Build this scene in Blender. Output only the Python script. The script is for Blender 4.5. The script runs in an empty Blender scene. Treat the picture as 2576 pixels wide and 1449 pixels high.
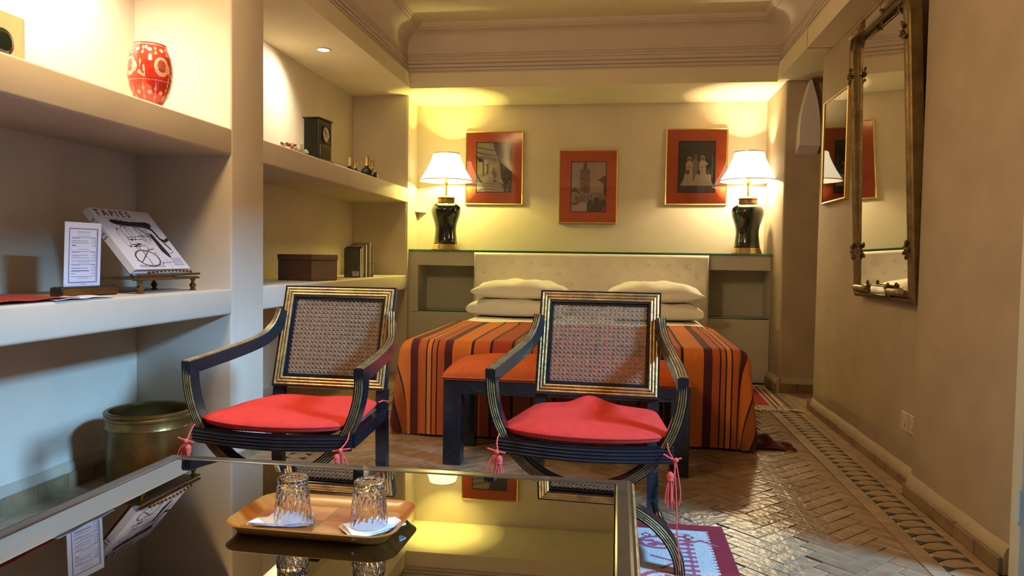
import bpy, bmesh, math, random
import numpy as np
from mathutils import Vector, Matrix
random.seed(4); np.random.seed(4)
S = bpy.context.scene; COL = S.collection
PI = math.pi

# ------------------------------------------------------------------ camera
def cam_axes(y, p, r):
    cy, sy, cp, sp, cr, sr = math.cos(y), math.sin(y), math.cos(p), math.sin(p), math.cos(r), math.sin(r)
    fw = Vector((sy*cp, cy*cp, sp)); rt = Vector((cy, -sy, 0)); up = rt.cross(fw)
    return rt*cr+up*sr, up*cr-rt*sr, fw
rt, up, fw = cam_axes(-.1431607, -.04144547, .0150184)
cd = bpy.data.cameras.new('camera'); cd.lens = 25.854; cd.sensor_width = 36; cd.clip_start = .02
cam = bpy.data.objects.new('camera', cd); COL.objects.link(cam)
M4 = Matrix(((rt.x, up.x, -fw.x, 0), (rt.y, up.y, -fw.y, 0), (rt.z, up.z, -fw.z, 1.0), (0, 0, 0, 1)))
cam.matrix_world = M4
S.camera = cam
# ------------------------------------------------------------------ world, exposure, daylight
w = bpy.data.worlds.new('world'); S.world = w; w.use_nodes = True
w.node_tree.nodes['Background'].inputs[0].default_value = (.35, .62, 1, 1)
w.node_tree.nodes['Background'].inputs[1].default_value = .5
S.view_settings.view_transform = 'Standard'; S.view_settings.look = 'None'
S.view_settings.exposure = 0.0; S.view_settings.gamma = 1; S.view_settings.use_curve_mapping = False
def light(name, kind, loc, energy, color, **k):
    l = bpy.data.lights.new(name, kind); l.energy = energy; l.color = color
    for a, b in k.items():
        setattr(l, a, b)
    o = bpy.data.objects.new(name, l); o.location = loc; COL.objects.link(o); return o
# blue daylight from the courtyard sky, through the open door to the right of the camera
day = light('daylight', 'AREA', (6.4, -.30, 4.50), 1850, (.25, .55, 1), shape='RECTANGLE', size=1.1, size_y=1.0)
day.rotation_euler = Vector((1, -.36, .45)).to_track_quat('Z', 'Y').to_euler()
# added warm fill above the view, no fixture; brightens walls and ceiling
room = light('room_fill', 'POINT', (-1.32, 1.9, 2.52), 78, (1, .72, .39), shadow_soft_size=.16)

# ------------------------------------------------------------------ materials
def srgb(r, g, b):
    f = lambda c: (c/255/12.92 if c/255 <= .04045 else ((c/255+.055)/1.055)**2.4)
    return (f(r), f(g), f(b), 1)
MATS = {}
def mat(name, col, rough=.5, metal=0, noise=0, nscale=8, bump=0, bscale=60, spec=.5, col2=None, coat=0, emit=None, es=0,
        trans=0, ior=1.45, island=0, sheen=0, attr=None, stretch=None, alpha=None):
    m = bpy.data.materials.new(name); m.use_nodes = True; MATS[name] = m
    nt = m.node_tree; N = nt.nodes; Lk = nt.links; b = N['Principled BSDF']
    if len(col) == 3: col = (*col, 1)
    b.inputs['Base Color'].default_value = col
    b.inputs['Roughness'].default_value = rough; b.inputs['Metallic'].default_value = metal
    b.inputs['Specular IOR Level'].default_value = spec; b.inputs['IOR'].default_value = ior
    b.inputs['Coat Weight'].default_value = coat; b.inputs['Coat Roughness'].default_value = .08
    b.inputs['Transmission Weight'].default_value = trans
    if sheen: b.inputs['Sheen Weight'].default_value = sheen; b.inputs['Sheen Roughness'].default_value = .5
    if emit: b.inputs['Emission Color'].default_value = (*emit[:3], 1); b.inputs['Emission Strength'].default_value = es
    src = None
    tc = N.new('ShaderNodeTexCoord'); mp = N.new('ShaderNodeMapping'); Lk.new(tc.outputs['Object'], mp.inputs[0])
    if stretch: mp.inputs['Scale'].default_value = stretch
    if attr:
        a = N.new('ShaderNodeVertexColor'); a.layer_name = attr; src = a.outputs[0]
    if noise:
        n = N.new('ShaderNodeTexNoise'); n.inputs['Scale'].default_value = nscale; n.inputs['Detail'].default_value = 6
        Lk.new(mp.outputs[0], n.inputs[0])
        mx = N.new('ShaderNodeMix'); mx.data_type = 'RGBA'
        c2 = col2 if col2 else (col[0]*(1-noise), col[1]*(1-noise), col[2]*(1-noise), 1)
        if len(c2) == 3: c2 = (*c2, 1)
        mr = N.new('ShaderNodeMapRange'); mr.inputs[1].default_value = .35; mr.inputs[2].default_value = .7
        Lk.new(n.outputs[0], mr.inputs[0]); Lk.new(mr.outputs[0], mx.inputs[0])
        mx.inputs[6].default_value = col; mx.inputs[7].default_value = c2
        if src: Lk.new(src, mx.inputs[6])
        src = mx.outputs[2]
    if island:
        g = N.new('ShaderNodeNewGeometry'); oi = N.new('ShaderNodeObjectInfo')
        ad = N.new('ShaderNodeMath'); ad.operation = 'ADD'; Lk.new(g.outputs['Random Per Island'], ad.inputs[0]); Lk.new(oi.outputs['Random'], ad.inputs[1])
        fr = N.new('ShaderNodeMath'); fr.operation = 'FRACT'; Lk.new(ad.outputs[0], fr.inputs[0])
        mr = N.new('ShaderNodeMapRange'); mr.inputs[3].default_value = 1-island; mr.inputs[4].default_value = 1+island; Lk.new(fr.outputs[0], mr.inputs[0])
        hs = N.new('ShaderNodeHueSaturation'); Lk.new(mr.outputs[0], hs.inputs['Value'])
        if src: Lk.new(src, hs.inputs['Color'])
        else: hs.inputs['Color'].default_value = col
        src = hs.outputs[0]
    if src: Lk.new(src, b.inputs['Base Color'])
    if bump:
        n = N.new('ShaderNodeTexNoise'); n.inputs['Scale'].default_value = bscale; n.inputs['Detail'].default_value = 5
        Lk.new(mp.outputs[0], n.inputs[0])
        bp = N.new('ShaderNodeBump'); bp.inputs['Strength'].default_value = bump; bp.inputs['Distance'].default_value = .01
        Lk.new(n.outputs[0], bp.inputs['Height']); Lk.new(bp.outputs[0], b.inputs['Normal'])
    return m
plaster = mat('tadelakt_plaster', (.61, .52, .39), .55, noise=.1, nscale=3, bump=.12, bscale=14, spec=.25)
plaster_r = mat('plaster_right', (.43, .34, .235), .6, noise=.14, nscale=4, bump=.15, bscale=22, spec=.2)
ceilm = mat('ceiling_plaster', (.74, .64, .44), .75, noise=.06, nscale=3, spec=.2)
cornm = mat('cornice_plaster', (.64, .54, .44), .9, noise=.05, nscale=5, spec=.05)
cabm = mat('cabinet_plaster', (.55, .51, .42), .5, noise=.07, nscale=5, spec=.3)
mortar = mat('floor_mortar', (.10, .07, .045), .8, noise=.3, nscale=40)
brickm = mat('glazed_clay_brick', (.33, .215, .12), .26, noise=.35, nscale=9, bump=.5, bscale=28, island=.16, spec=.5)
tilem = mat('clay_border_tile', (.35, .23, .13), .36, noise=.3, nscale=12, bump=.3, bscale=35, island=.12)
darkt = mat('green_black_tile', (.035, .05, .045), .25, noise=.4, nscale=20, island=.4)
basem = mat('clay_skirting_tile', (.25, .16, .08), .4, noise=.35, nscale=10, bump=.3, bscale=30, island=.1)
black = mat('black_lacquer', (.012, .014, .018), .2, noise=.3, nscale=30, spec=.6, coat=.3)
gilt = mat('worn_gilt', (.68, .45, .17), .38, metal=.75, noise=.45, nscale=35, bump=.2, bscale=80)
giltd = mat('dull_gilt', (.33, .225, .09), .42, metal=.6, noise=.5, nscale=30, bump=.2, bscale=80)
canem = mat('woven_cane', (.30, .21, .14), .55, noise=.4, nscale=60)
redcush = mat('red_cotton', (.62, .048, .035), .9, noise=.12, nscale=30, bump=.25, bscale=400, spec=.15)
orangev = mat('orange_velvet', (.52, .085, .012), .9, noise=.2, nscale=12, bump=.15, bscale=300, spec=.15)
tassm = mat('coral_cord', (.70, .08, .06), .8)
bronze = mat('bronzed_gilt', (.20, .13, .045), .42, metal=.6, noise=.5, nscale=14, bump=.2, bscale=60)
brass = mat('aged_brass', (.25, .135, .035), .34, metal=.75, noise=.5, nscale=9, bump=.12, bscale=30)
brassb = mat('polished_brass', (.75, .55, .22), .25, metal=.95, noise=.3, nscale=12)
jarm = mat('dark_green_glaze', (.008, .016, .010), .12, noise=.4, nscale=14, spec=.6, coat=.6)
sheet = mat('white_cotton', (.80, .76, .68), .85, noise=.05, nscale=8, bump=.2, bscale=30)
leath = mat('white_leatherette', (.80, .75, .66), .42, noise=.05, nscale=6, bump=.12, bscale=90)
glassg = mat('green_edge_glass', (.10, .38, .20), .03, trans=.75, ior=1.5)
clear = mat('clear_glass', (.97, .98, 1), .0, trans=1, ior=1.5)
paper = mat('paper_white', (.72, .72, .76), .7)
napk = mat('paper_napkin', (.86, .86, .88), .8, noise=.04, nscale=20, bump=.2, bscale=120)
printm = mat('printed_card', (1, 1, 1), .45, attr='Col')
photom = mat('photo_print', (1, 1, 1), .5, attr='Col')
mirm = mat('mirror_glass', (.86, .84, .76), .02, metal=1)
orange_mat = mat('orange_mount_board', (.72, .115, .015), .6, noise=.12, nscale=10)
goldf = mat('gold_frame', (.70, .48, .16), .3, metal=.8)
woodt = mat('blond_wood_tray', (.46, .165, .028), .3, noise=.4, nscale=5, stretch=(1, 9, 1), coat=.1, spec=.25)
boxm = mat('brown_wood_box', (.11, .045, .02), .35, noise=.4, nscale=10, bump=.2, stretch=(1, 1, 6))
white_paint = mat('white_paint', (.62, .62, .55), .4, noise=.06, nscale=12)
tabglass = mat('smoked_table_glass', (.40, .40, .38), .012, metal=1)
tabrim = mat('bronze_rim', (.05, .036, .022), .28, metal=.1, noise=.4, nscale=20, coat=.5)
rugm = mat('rug_wool', (1, 1, 1), .95, attr='Col', noise=0, bump=.6, bscale=350)
fringem = mat('rug_fringe', (.62, .52, .36), .9)
def emission(name, col, st):
    m = bpy.data.materials.new(name); m.use_nodes = True; nt = m.node_tree
    nt.nodes.remove(nt.nodes['Principled BSDF']); e = nt.nodes.new('ShaderNodeEmission')
    e.inputs[0].default_value = (*col, 1); e.inputs[1].default_value = st
    nt.links.new(e.outputs[0], nt.nodes['Material Output'].inputs[0]); return m
def pane_mat(name, refl_tint=(1, 1, 1)):
    # thin picture glazing: mirror-like coat over a clear layer
    m = bpy.data.materials.new(name); m.use_nodes = True; nt = m.node_tree
    nt.nodes.remove(nt.nodes['Principled BSDF']); N = nt.nodes
    tr = N.new('ShaderNodeBsdfTransparent'); gl = N.new('ShaderNodeBsdfGlossy'); gl.inputs['Roughness'].default_value = .02
    fr = N.new('ShaderNodeFresnel'); fr.inputs[0].default_value = 1.5; mx = N.new('ShaderNodeMixShader')
    nt.links.new(fr.outputs[0], mx.inputs[0]); nt.links.new(tr.outputs[0], mx.inputs[1]); nt.links.new(gl.outputs[0], mx.inputs[2])
    nt.links.new(mx.outputs[0], N['Material Output'].inputs[0]); return m
pane = pane_mat('picture_glazing')

# ------------------------------------------------------------------ mesh helpers
def link(name, me, parent=None, loc=None, rot=None):
    o = bpy.data.objects.new(name, me); COL.objects.link(o)
    if parent: o.parent = parent
    if loc is not None: o.location = loc
    if rot is not None: o.rotation_euler = rot
    return o
def obj(name, bm, mats, parent=None, smooth=False, loc=None, rot=None, sharp=40):
    me = bpy.data.meshes.new(name); bmesh.ops.recalc_face_normals(bm, faces=bm.faces); bm.to_mesh(me); bm.free()
    if not isinstance(mats, (list, tuple)): mats = [mats]
    for m in mats: me.materials.append(m)
    if smooth:
        me.polygons.foreach_set('use_smooth', [True]*len(me.polygons))
        me.set_sharp_from_angle(angle=math.radians(sharp))
    return link(name, me, parent, loc, rot)
def thing(name, loc=(0, 0, 0), rz=0, label=None, cat=None, group=None):
    o = bpy.data.objects.new(name, None); o.empty_display_size = .1; COL.objects.link(o)
    o.location = loc; o.rotation_euler = (0, 0, rz)
    tag(o, label, cat, group); return o
def tag(o, label=None, cat=None, group=None, kind=None):
    if label: o['label'] = label
    if cat: o['category'] = cat
    if group: o['group'] = group
    if kind: o['kind'] = kind
    return o
def st(o): o['kind'] = 'structure'; return o
def box(bm, x0, x1, y0, y1, z0, z1, bev=0, seg=2, mi=0):
    vs = [bm.verts.new(p) for p in ((x0, y0, z0), (x1, y0, z0), (x1, y1, z0), (x0, y1, z0), (x0, y0, z1), (x1, y0, z1), (x1, y1, z1), (x0, y1, z1))]
    fs = [bm.faces.new([vs[i] for i in f]) for f in ((0, 3, 2, 1), (4, 5, 6, 7), (0, 1, 5, 4), (1, 2, 6, 5), (2, 3, 7, 6), (3, 0, 4, 7))]
    for f in fs: f.material_index = mi
    if bev:
        es = list({e for f in fs for e in f.edges})
        r = bmesh.ops.bevel(bm, geom=es, offset=bev, segments=seg, profile=.5, affect='EDGES')
        for f in r['faces']: f.material_index = mi
    return vs
def B(*a, **k):
    bm = bmesh.new(); box(bm, *a, **k); return bm
def lathe(bm, prof, n=32, c=(0, 0, 0), mi=0, closed=False, T=None):
    rings = []
    for r, z in prof:
        ring = []
        for i in range(n):
            a = 2*PI*i/n; p = Vector((r*math.cos(a), r*math.sin(a), z))
            if T: p = T @ p
            ring.append(bm.verts.new((p[0]+c[0], p[1]+c[1], p[2]+c[2])))
        rings.append(ring)
    m = len(prof)
    for j in range(m if closed else m-1):
        a, b = rings[j], rings[(j+1) % m]
        for i in range(n):
            f = bm.faces.new((a[i], a[(i+1) % n], b[(i+1) % n], b[i])); f.material_index = mi
    if not closed:
        for ring in (rings[0], rings[-1]):
            try:
                f = bm.faces.new(ring); f.material_index = mi
            except Exception: pass
    return rings
def tube(bm, pts, r, n=6, mi=0, cap=True):
    pts = [Vector(p) for p in pts]; rings = []
    prev = None
    for i, p in enumerate(pts):
        t = (pts[min(i+1, len(pts)-1)]-pts[max(i-1, 0)]).normalized()
        a = prev if prev is not None else (Vector((0, 0, 1)) if abs(t.z) < .9 else Vector((1, 0, 0)))
        s = t.cross(a).normalized(); o_ = s.cross(t).normalized(); prev = o_
        rr = r[i] if isinstance(r, (list, tuple)) else r
        rings.append([bm.verts.new(p+(s*math.cos(2*PI*k/n)+o_*math.sin(2*PI*k/n))*rr) for k in range(n)])
    for a, b in zip(rings, rings[1:]):
        for k in range(n):
            f = bm.faces.new((a[k], a[(k+1) % n], b[(k+1) % n], b[k])); f.material_index = mi
    if cap:
        for rg in (rings[0], rings[-1]):
            f = bm.faces.new(rg); f.material_index = mi
def sweep(bm, pts, outs, prof, mids, closed=False):
    """prof: list of (s,o) closed polygon; mids: material index per profile edge; outs: 'out' vector(s) per point"""
    pts = [Vector(p) for p in pts]; n = len(pts); rings = []
    for i, p in enumerate(pts):
        if closed: t = (pts[(i+1) % n]-pts[i-1]).normalized()
        else: t = (pts[min(i+1, n-1)]-pts[max(i-1, 0)]).normalized()
        o = Vector(outs[i] if isinstance(outs, list) else outs); o = (o-t*o.dot(t)).normalized(); s = t.cross(o)
        rings.append([bm.verts.new(p+s*a+o*b) for a, b in prof])
    m = len(prof)
    for i in range(n if closed else n-1):
        a, b = rings[i], rings[(i+1) % n]
        for k in range(m):
            f = bm.faces.new((a[k], a[(k+1) % m], b[(k+1) % m], b[k])); f.material_index = mids[k]
    if not closed:
        for rg in (rings[0], rings[-1]):
            f = bm.faces.new(rg); f.material_index = mids[-1]
def reed_profile(wd, dp, nre=3, edge=.12, rh=.003, both=False):
    """bar wd wide (s), dp deep (o, from -dp to 0) with nre half-round gilt reeds on the out face"""
    h = wd/2; P = []; mi = []
    P.append((-h, -dp)); mi.append(0)
    e = wd*edge; P.append((-h, 0)); mi.append(0)
    rw = (wd-2*e)/nre
    for k in range(nre):
        s0 = -h+e+k*rw
        P.append((s0+rw*.06, -.0015)); mi.append(1)
        P.append((s0+rw*.22, rh*.8)); mi.append(1)
        P.append((s0+rw*.5, rh*1.2)); mi.append(1)
        P.append((s0+rw*.78, rh*.8)); mi.append(1)
        P.append((s0+rw*.94, -.0015)); mi.append(0)
    P.append((h, 0)); mi.append(0)
    P.append((h, -dp)); mi.append(0)
    return P, mi
def catmull(P, n=8):
    P = [Vector(p) for p in P]; out = []
    Q = [P[0]*2-P[1]]+P+[P[-1]*2-P[-2]]
    for i in range(1, len(Q)-2):
        for k in range(n):
            t = k/n; a, b, c, d = Q[i-1], Q[i], Q[i+1], Q[i+2]
            out.append(.5*((2*b)+(c-a)*t+(2*a-5*b+4*c-d)*t*t+(3*b-a-3*c+d)*t**3))
    out.append(P[-1]); return out
# rasters drawn in the script, put on flat prints as corner colours
class Ras:
    def __init__(s, w, h, bg):
        s.w, s.h = w, h; s.a = np.zeros((h, w, 3)); s.a[:] = bg
        yy, xx = np.mgrid[0:h, 0:w]; s.x = (xx+.5)/w; s.y = 1-(yy+.5)/h
    def m(s, mask, c, al=1): s.a[mask] = s.a[mask]*(1-al)+np.array(c)*al
    def poly(s, P, c, al=1):
        x, y = s.x, s.y; ins = np.zeros(x.shape, bool); n = len(P)
        for i in range(n):
            x0, y0 = P[i]; x1, y1 = P[i-1]
            if y0 == y1: continue
            cnd = ((y0 > y) != (y1 > y)) & (x < (x1-x0)*(y-y0)/(y1-y0)+x0); ins ^= cnd
        s.m(ins, c, al)
    def ell(s, cx, cy, rx, ry, c, al=1, ring=0):
        d = ((s.x-cx)/rx)**2+((s.y-cy)/ry)**2
        s.m((d < 1) & (d > (1-ring)**2 if ring else True), c, al)
    def line(s, P, wd, c, al=1):
        asp = s.h/s.w
        for (x0, y0), (x1, y1) in zip(P, P[1:]):
            dx, dy = x1-x0, (y1-y0)*asp; L = dx*dx+dy*dy+1e-12
            t = np.clip(((s.x-x0)*dx+(s.y-y0)*asp*dy)/L, 0, 1)
            d = np.hypot(s.x-x0-t*dx, (s.y-y0)*asp-t*dy); s.m(d < wd/2, c, al)
    def rect(s, x0, x1, y0, y1, c, al=1): s.m((s.x > x0) & (s.x < x1) & (s.y > y0) & (s.y < y1), c, al)
    def grain(s, k): s.a *= 1+k*(np.random.rand(s.h, s.w, 1)-.5)
def smoothn(w, h, n, seed):
    rs = np.random.RandomState(seed); g = rs.rand(n+2, n+2)
    X = np.linspace(0, n, w); Y = np.linspace(0, n, h); xi = X.astype(int).clip(0, n); yi = Y.astype(int).clip(0, n)
    fx = (X-xi)[None]; fy = (Y-yi)[:, None]
    return (g[np.ix_(yi, xi)]*(1-fx)*(1-fy)+g[np.ix_(yi, xi+1)]*fx*(1-fy)+g[np.ix_(yi+1, xi)]*(1-fx)*fy+g[np.ix_(yi+1, xi+1)]*fx*fy)
def grid_print(name, R, fn, m, parent=None, smooth=True):
    """R raster; fn(u,v)->xyz arrays, u to the right, v up"""
    w_, h_ = R.w, R.h
    u, v = np.meshgrid(np.linspace(0, 1, w_+1), np.linspace(1, 0, h_+1))
    X, Y, Z = fn(u, v); co = np.stack([X+0*u, Y+0*u, Z+0*u], -1).reshape(-1, 3)
    i = np.arange(h_)[:, None]*(w_+1)+np.arange(w_)[None]
    F = np.stack([i+w_+1, i+w_+2, i+1, i], -1).reshape(-1, 4)
    me = bpy.data.meshes.new(name); me.vertices.add(len(co)); me.vertices.foreach_set('co', co.ravel())
    me.loops.add(F.size); me.loops.foreach_set('vertex_index', F.ravel().astype(np.int32))
    me.polygons.add(len(F)); me.polygons.foreach_set('loop_start', np.arange(0, F.size, 4, dtype=np.int32))
    me.update(calc_edges=True)
    c = me.color_attributes.new('Col', 'FLOAT_COLOR', 'CORNER')
    C4 = np.concatenate([np.repeat(R.a.reshape(-1, 3), 4, 0), np.ones((len(F)*4, 1))], 1)
    c.data.foreach_set('color', C4.ravel().astype(np.float32))
    me.materials.append(m)
    if smooth: me.polygons.foreach_set('use_smooth', [True]*len(me.polygons))
    return link(name, me, parent)

# ------------------------------------------------------------------ room shell
XL, XB = -1.80, -2.29          # front plane of the left shelving, back of its niches
ZS, YB = 2.37, 6.60            # soffit height, wall behind the bed
XR1, XR2 = 1.32, 1.27          # right wall, far part and near part
TX0, TX1, TY0, TY1, ZC = -1.715, 1.168, -1.0, 5.895, 2.86
st(obj('floor', B(-2.6, 2.9, -1.6, 7.0, -.12, -.006), mortar))
floor = bpy.data.objects['floor']
cb = bmesh.new()
box(cb, TX0-.2, TX1+.2, TY0-.2, TY1+.2, ZC, ZC+.1)
st(obj('ceiling', cb, ceilm)); ceil = bpy.data.objects['ceiling']
sb = bmesh.new()
box(sb, -2.55, TX0, -1.6, 6.8, ZS, ZS+.12); box(sb, TX1, 1.47, -1.6, 5.0, ZS, ZS+.12); box(sb, TX1, 2.8, 4.99, 6.8, ZS, ZS+.12)
box(sb, TX0, TX1, TY1, 6.8, ZS, ZS+.12); box(sb, TX0, TX1, -1.6, TY0, ZS, ZS+.12)
obj('soffit', sb, ceilm, ceil)
# stepped and coved cornice around the raised ceiling
prof = [(0, ZS)]
dz = [2.412, 2.432, 2.484, 2.506, 2.535, 2.568, 2.603, 2.627, 2.648]
for i, z in enumerate(dz):
    d = -.035*(z-ZS)/.28
    g = .010 if i in (2, 4, 5) else .006
    prof += [(d, z-.004), (d-g, z-.002), (d-g, z+.002), (d+.001, z+.005)]
prof += [(-.034, 2.665)]
for k in range(0, 9):
    a = PI/2*k/8; prof.append((-.034+.115*(1-math.cos(a)), 2.70+.115*math.sin(a)))
prof += [(.088, 2.815), (.088, 2.826), (.094, 2.828), (.100, 2.826), (.106, 2.828), (.106, 2.84), (.115, 2.845), (.125, ZC), (-.08, ZC), (-.08, ZS)]
cb = bmesh.new(); rings = []
for d, z in prof:
    rings.append([cb.verts.new(p) for p in ((TX0+d, TY0+d, z), (TX1-d, TY0+d, z), (TX1-d, TY1-d, z), (TX0+d, TY1-d, z))])
for a, b in zip(rings, rings[1:]):
    for i in range(4): cb.faces.new((a[i], a[(i+1) % 4], b[(i+1) % 4], b[i]))
st(obj('trim_1', cb, cornm, smooth=True, sharp=25))
# walls
st(obj('wall_back', B(-2.5, 1.34, YB, YB+.2, -.01, ZS), plaster))
st(obj('wall_front', B(-2.5, 2.8, -1.6, -1.4, -.01, ZS), plaster))
wl = st(obj('wall_left', B(XB-.2, XB, -1.6, YB+.2, -.01, ZS), plaster))
def piece(name, x0, x1, y0, y1, z0, z1, m=plaster, parent=wl, bev=.012):
    return obj(name, B(x0, x1, y0, y1, z0, z1, bev=bev, seg=3), m, parent, smooth=True)
piece('pier', XB-.01, XL, 3.235, 3.555, -.01, ZS+.01)
pb = bmesh.new()
lo = [pb.verts.new(p) for p in ((XB-.01, 6.13, -.01), (XL, 6.13, -.01), (-1.845, YB+.01, -.01), (XB-.01, YB+.01, -.01))]
hi = [pb.verts.new(v.co+Vector((0, 0, ZS+.02))) for v in lo]
pb.faces.new(lo[::-1]); pb.faces.new(hi)
for i in range(4): pb.faces.new((lo[i], lo[(i+1) % 4], hi[(i+1) % 4], hi[i]))
bmesh.ops.bevel(pb, geom=[e for e in pb.edges if abs(e.verts[0].co.z-e.verts[1].co.z) > 1 and abs(e.verts[0].co.y-6.13) < .01], offset=.012, segments=3, affect='EDGES')
obj('pier', pb, plaster, wl, smooth=True)
piece('pier', XB-.01, XL, .2, .5, -.01, ZS+.01)
for y0, y1 in ((.49, 3.245), (3.545, 6.14)):
    piece('shelf', XB-.01, XL-.001, y0, y1, 1.457, 1.583)
    piece('shelf', XB-.01, XL-.001, y0, y1, .712, .835)
nb = bmesh.new()   # small plaster notch ledge beside the left lamp
vs = [nb.verts.new(p) for p in ((-1.846, 6.61, 1.455), (-1.846, 6.45, 1.455), (-1.74, 6.61, 1.455), (-1.846, 6.61, 1.40), (-1.846, 6.45, 1.40), (-1.74, 6.61, 1.40))]
for f in ((0, 1, 2), (5, 4, 3), (0, 3, 4, 1), (1, 4, 5, 2), (2, 5, 3, 0)): nb.faces.new([vs[i] for i in f])
obj('corner_ledge', nb, plaster, bpy.data.objects['wall_back'])
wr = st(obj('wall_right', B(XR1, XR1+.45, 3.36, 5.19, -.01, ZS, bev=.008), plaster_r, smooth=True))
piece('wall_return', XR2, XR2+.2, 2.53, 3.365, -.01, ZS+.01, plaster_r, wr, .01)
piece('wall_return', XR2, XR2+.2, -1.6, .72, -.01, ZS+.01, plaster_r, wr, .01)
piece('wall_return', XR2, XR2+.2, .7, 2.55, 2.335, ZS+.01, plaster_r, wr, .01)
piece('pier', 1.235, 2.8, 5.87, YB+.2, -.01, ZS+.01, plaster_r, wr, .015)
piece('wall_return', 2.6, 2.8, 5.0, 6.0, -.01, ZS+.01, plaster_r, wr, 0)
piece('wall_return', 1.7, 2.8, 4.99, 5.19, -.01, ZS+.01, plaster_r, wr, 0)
# open door (only its hinge side shows at the right edge)
dr = bpy.data.objects.new('door_1', None); COL.objects.link(dr); dr.location = (XR2, 2.53, 0); dr['kind'] = 'structure'
db = bmesh.new(); box(db, -.012, .10, -.055, .0, 0, 2.335, .004); obj('door_frame', db, white_paint, dr)
db = bmesh.new(); box(db, -.012, .10, -1.83, -1.775, 0, 2.335, .004); obj('door_frame', db, white_paint, dr)
db = bmesh.new(); box(db, -.012, .10, -1.775, -.055, 2.30, 2.335, .004); obj('door_frame', db, white_paint, dr)
db = bmesh.new(); tube(db, [(-.02, -.058, .20), (-.02, -.058, .30)], .009, 10); box(db, -.018, -.008, -.056, -.02, .205, .295, .002)
obj('hinge', db, white_paint, dr)
db = bmesh.new(); box(db, .10, .95, -.145, -.105, .01, 2.29, .003); lf = obj('door_leaf', db, white_paint, dr)
# skirting tiles
def skirt(name, segs):
    e = bpy.data.objects.new(name, None); COL.objects.link(e); e['kind'] = 'structure'
    for seg in segs:
        (x0, y0), (x1, y1), dep, h = seg; L = math.hypot(x1-x0, y1-y0); n = max(1, round(L/.165)); a = math.atan2(y1-y0, x1-x0)
        bm = bmesh.new(); sg = 1 if dep > 0 else -1; m = max(2, int(L/.12)); r0 = random.Random(int(L*1000)); A = []
        for k in range(m+1):
            l = L*k/m; j = r0.uniform(-.003, .004); A.append([bm.verts.new(p) for p in ((l, 0, 0), (l, 0, h+.040+j), (l, sg*.012, h+.026+j), (l, dep-sg*.014, h+.004), (l, dep-sg*.014, 0))])
        for p, q in zip(A, A[1:]):
            for i in range(4): bm.faces.new((p[i], p[i+1], q[i+1], q[i]))
        bm.faces.new(A[0]); bm.faces.new(A[-1][::-1]); obj('plaster_cap', bm, plaster_r, e, smooth=True, loc=(x0, y0, -.003), rot=(0, 0, a))
        for k in range(n):
            bm = bmesh.new(); l0 = L*k/n+.0012; l1 = L*(k+1)/n-.0012; j = random.uniform(-.0015, .002); d0, d1 = sorted((dep-sg*.0135, dep+j)); box(bm, l0, l1, d0, d1, 0, h+random.uniform(-.002, .002), .002, 1)
            obj('tile', bm, basem, e, loc=(x0, y0, -.003), rot=(0, 0, a))
    return e
skirt('baseboard_right', [((XR1+.001, 3.37), (XR1+.001, 5.19), .034, .045), ((XR2+.001, 2.545), (XR2+.001, 3.36), .034, .055), ((XR1+.03, 5.19), (XR1-.034, 5.19), -.03, .045)])
skirt('baseboard_back', [((2.55, 5.871), (1.20, 5.871), .042, .07), ((1.236, 5.83), (1.236, 6.22), .036, .07)])
skirt('baseboard_left', [((XB, 3.23), (XB, .5), .03, .07), ((XB, 6.13), (XB, 3.56), .03, .07), ((XL, 3.55), (XL, 3.235), .03, .05)])

# ------------------------------------------------------------------ brick floor
W_, L_ = .062, .186
def clip(poly, axis, lim, keep_less):
    out = []
    for i in range(len(poly)):
        a, b = poly[i-1], poly[i]; ia = (a[axis] <= lim) == keep_less or a[axis] == lim; ib = (b[axis] <= lim) == keep_less or b[axis] == lim
        if ia != ib:
            t = (lim-a[axis])/(b[axis]-a[axis]); out.append((a[0]+t*(b[0]-a[0]), a[1]+t*(b[1]-a[1])))
        if ib: out.append(b)
    return out
def slab(bm, poly, z, bev=.003, th=.02, tilt=(0, 0), cen=None):
    cx = sum(p[0] for p in poly)/len(poly); cy = sum(p[1] for p in poly)/len(poly)
    def ring(ins, zz):
        r = []
        for x, y in poly:
            d = math.hypot(x-cx, y-cy)+1e-9; s = max(0, 1-ins*1.4/d)
            X = cx+(x-cx)*s; Y = cy+(y-cy)*s
            r.append(bm.verts.new((X-(cen[0] if cen else 0), Y-(cen[1] if cen else 0), zz+(tilt[0]*(X-cx)+tilt[1]*(Y-cy) if zz > -.01 else 0))))
        return r
    a, b, c = ring(0, z-th), ring(0, z-bev*.7), ring(bev, z); n = len(poly)
    for p, q in ((a, b), (b, c)):
        for i in range(n): bm.faces.new((p[i], p[(i+1) % n], q[(i+1) % n], q[i]))
    bm.faces.new(c)
bricks = []; c45 = math.cos(PI/4)
X0f, X1f = -1.44, 1.02
ox, oy = .30, 2.50
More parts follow.
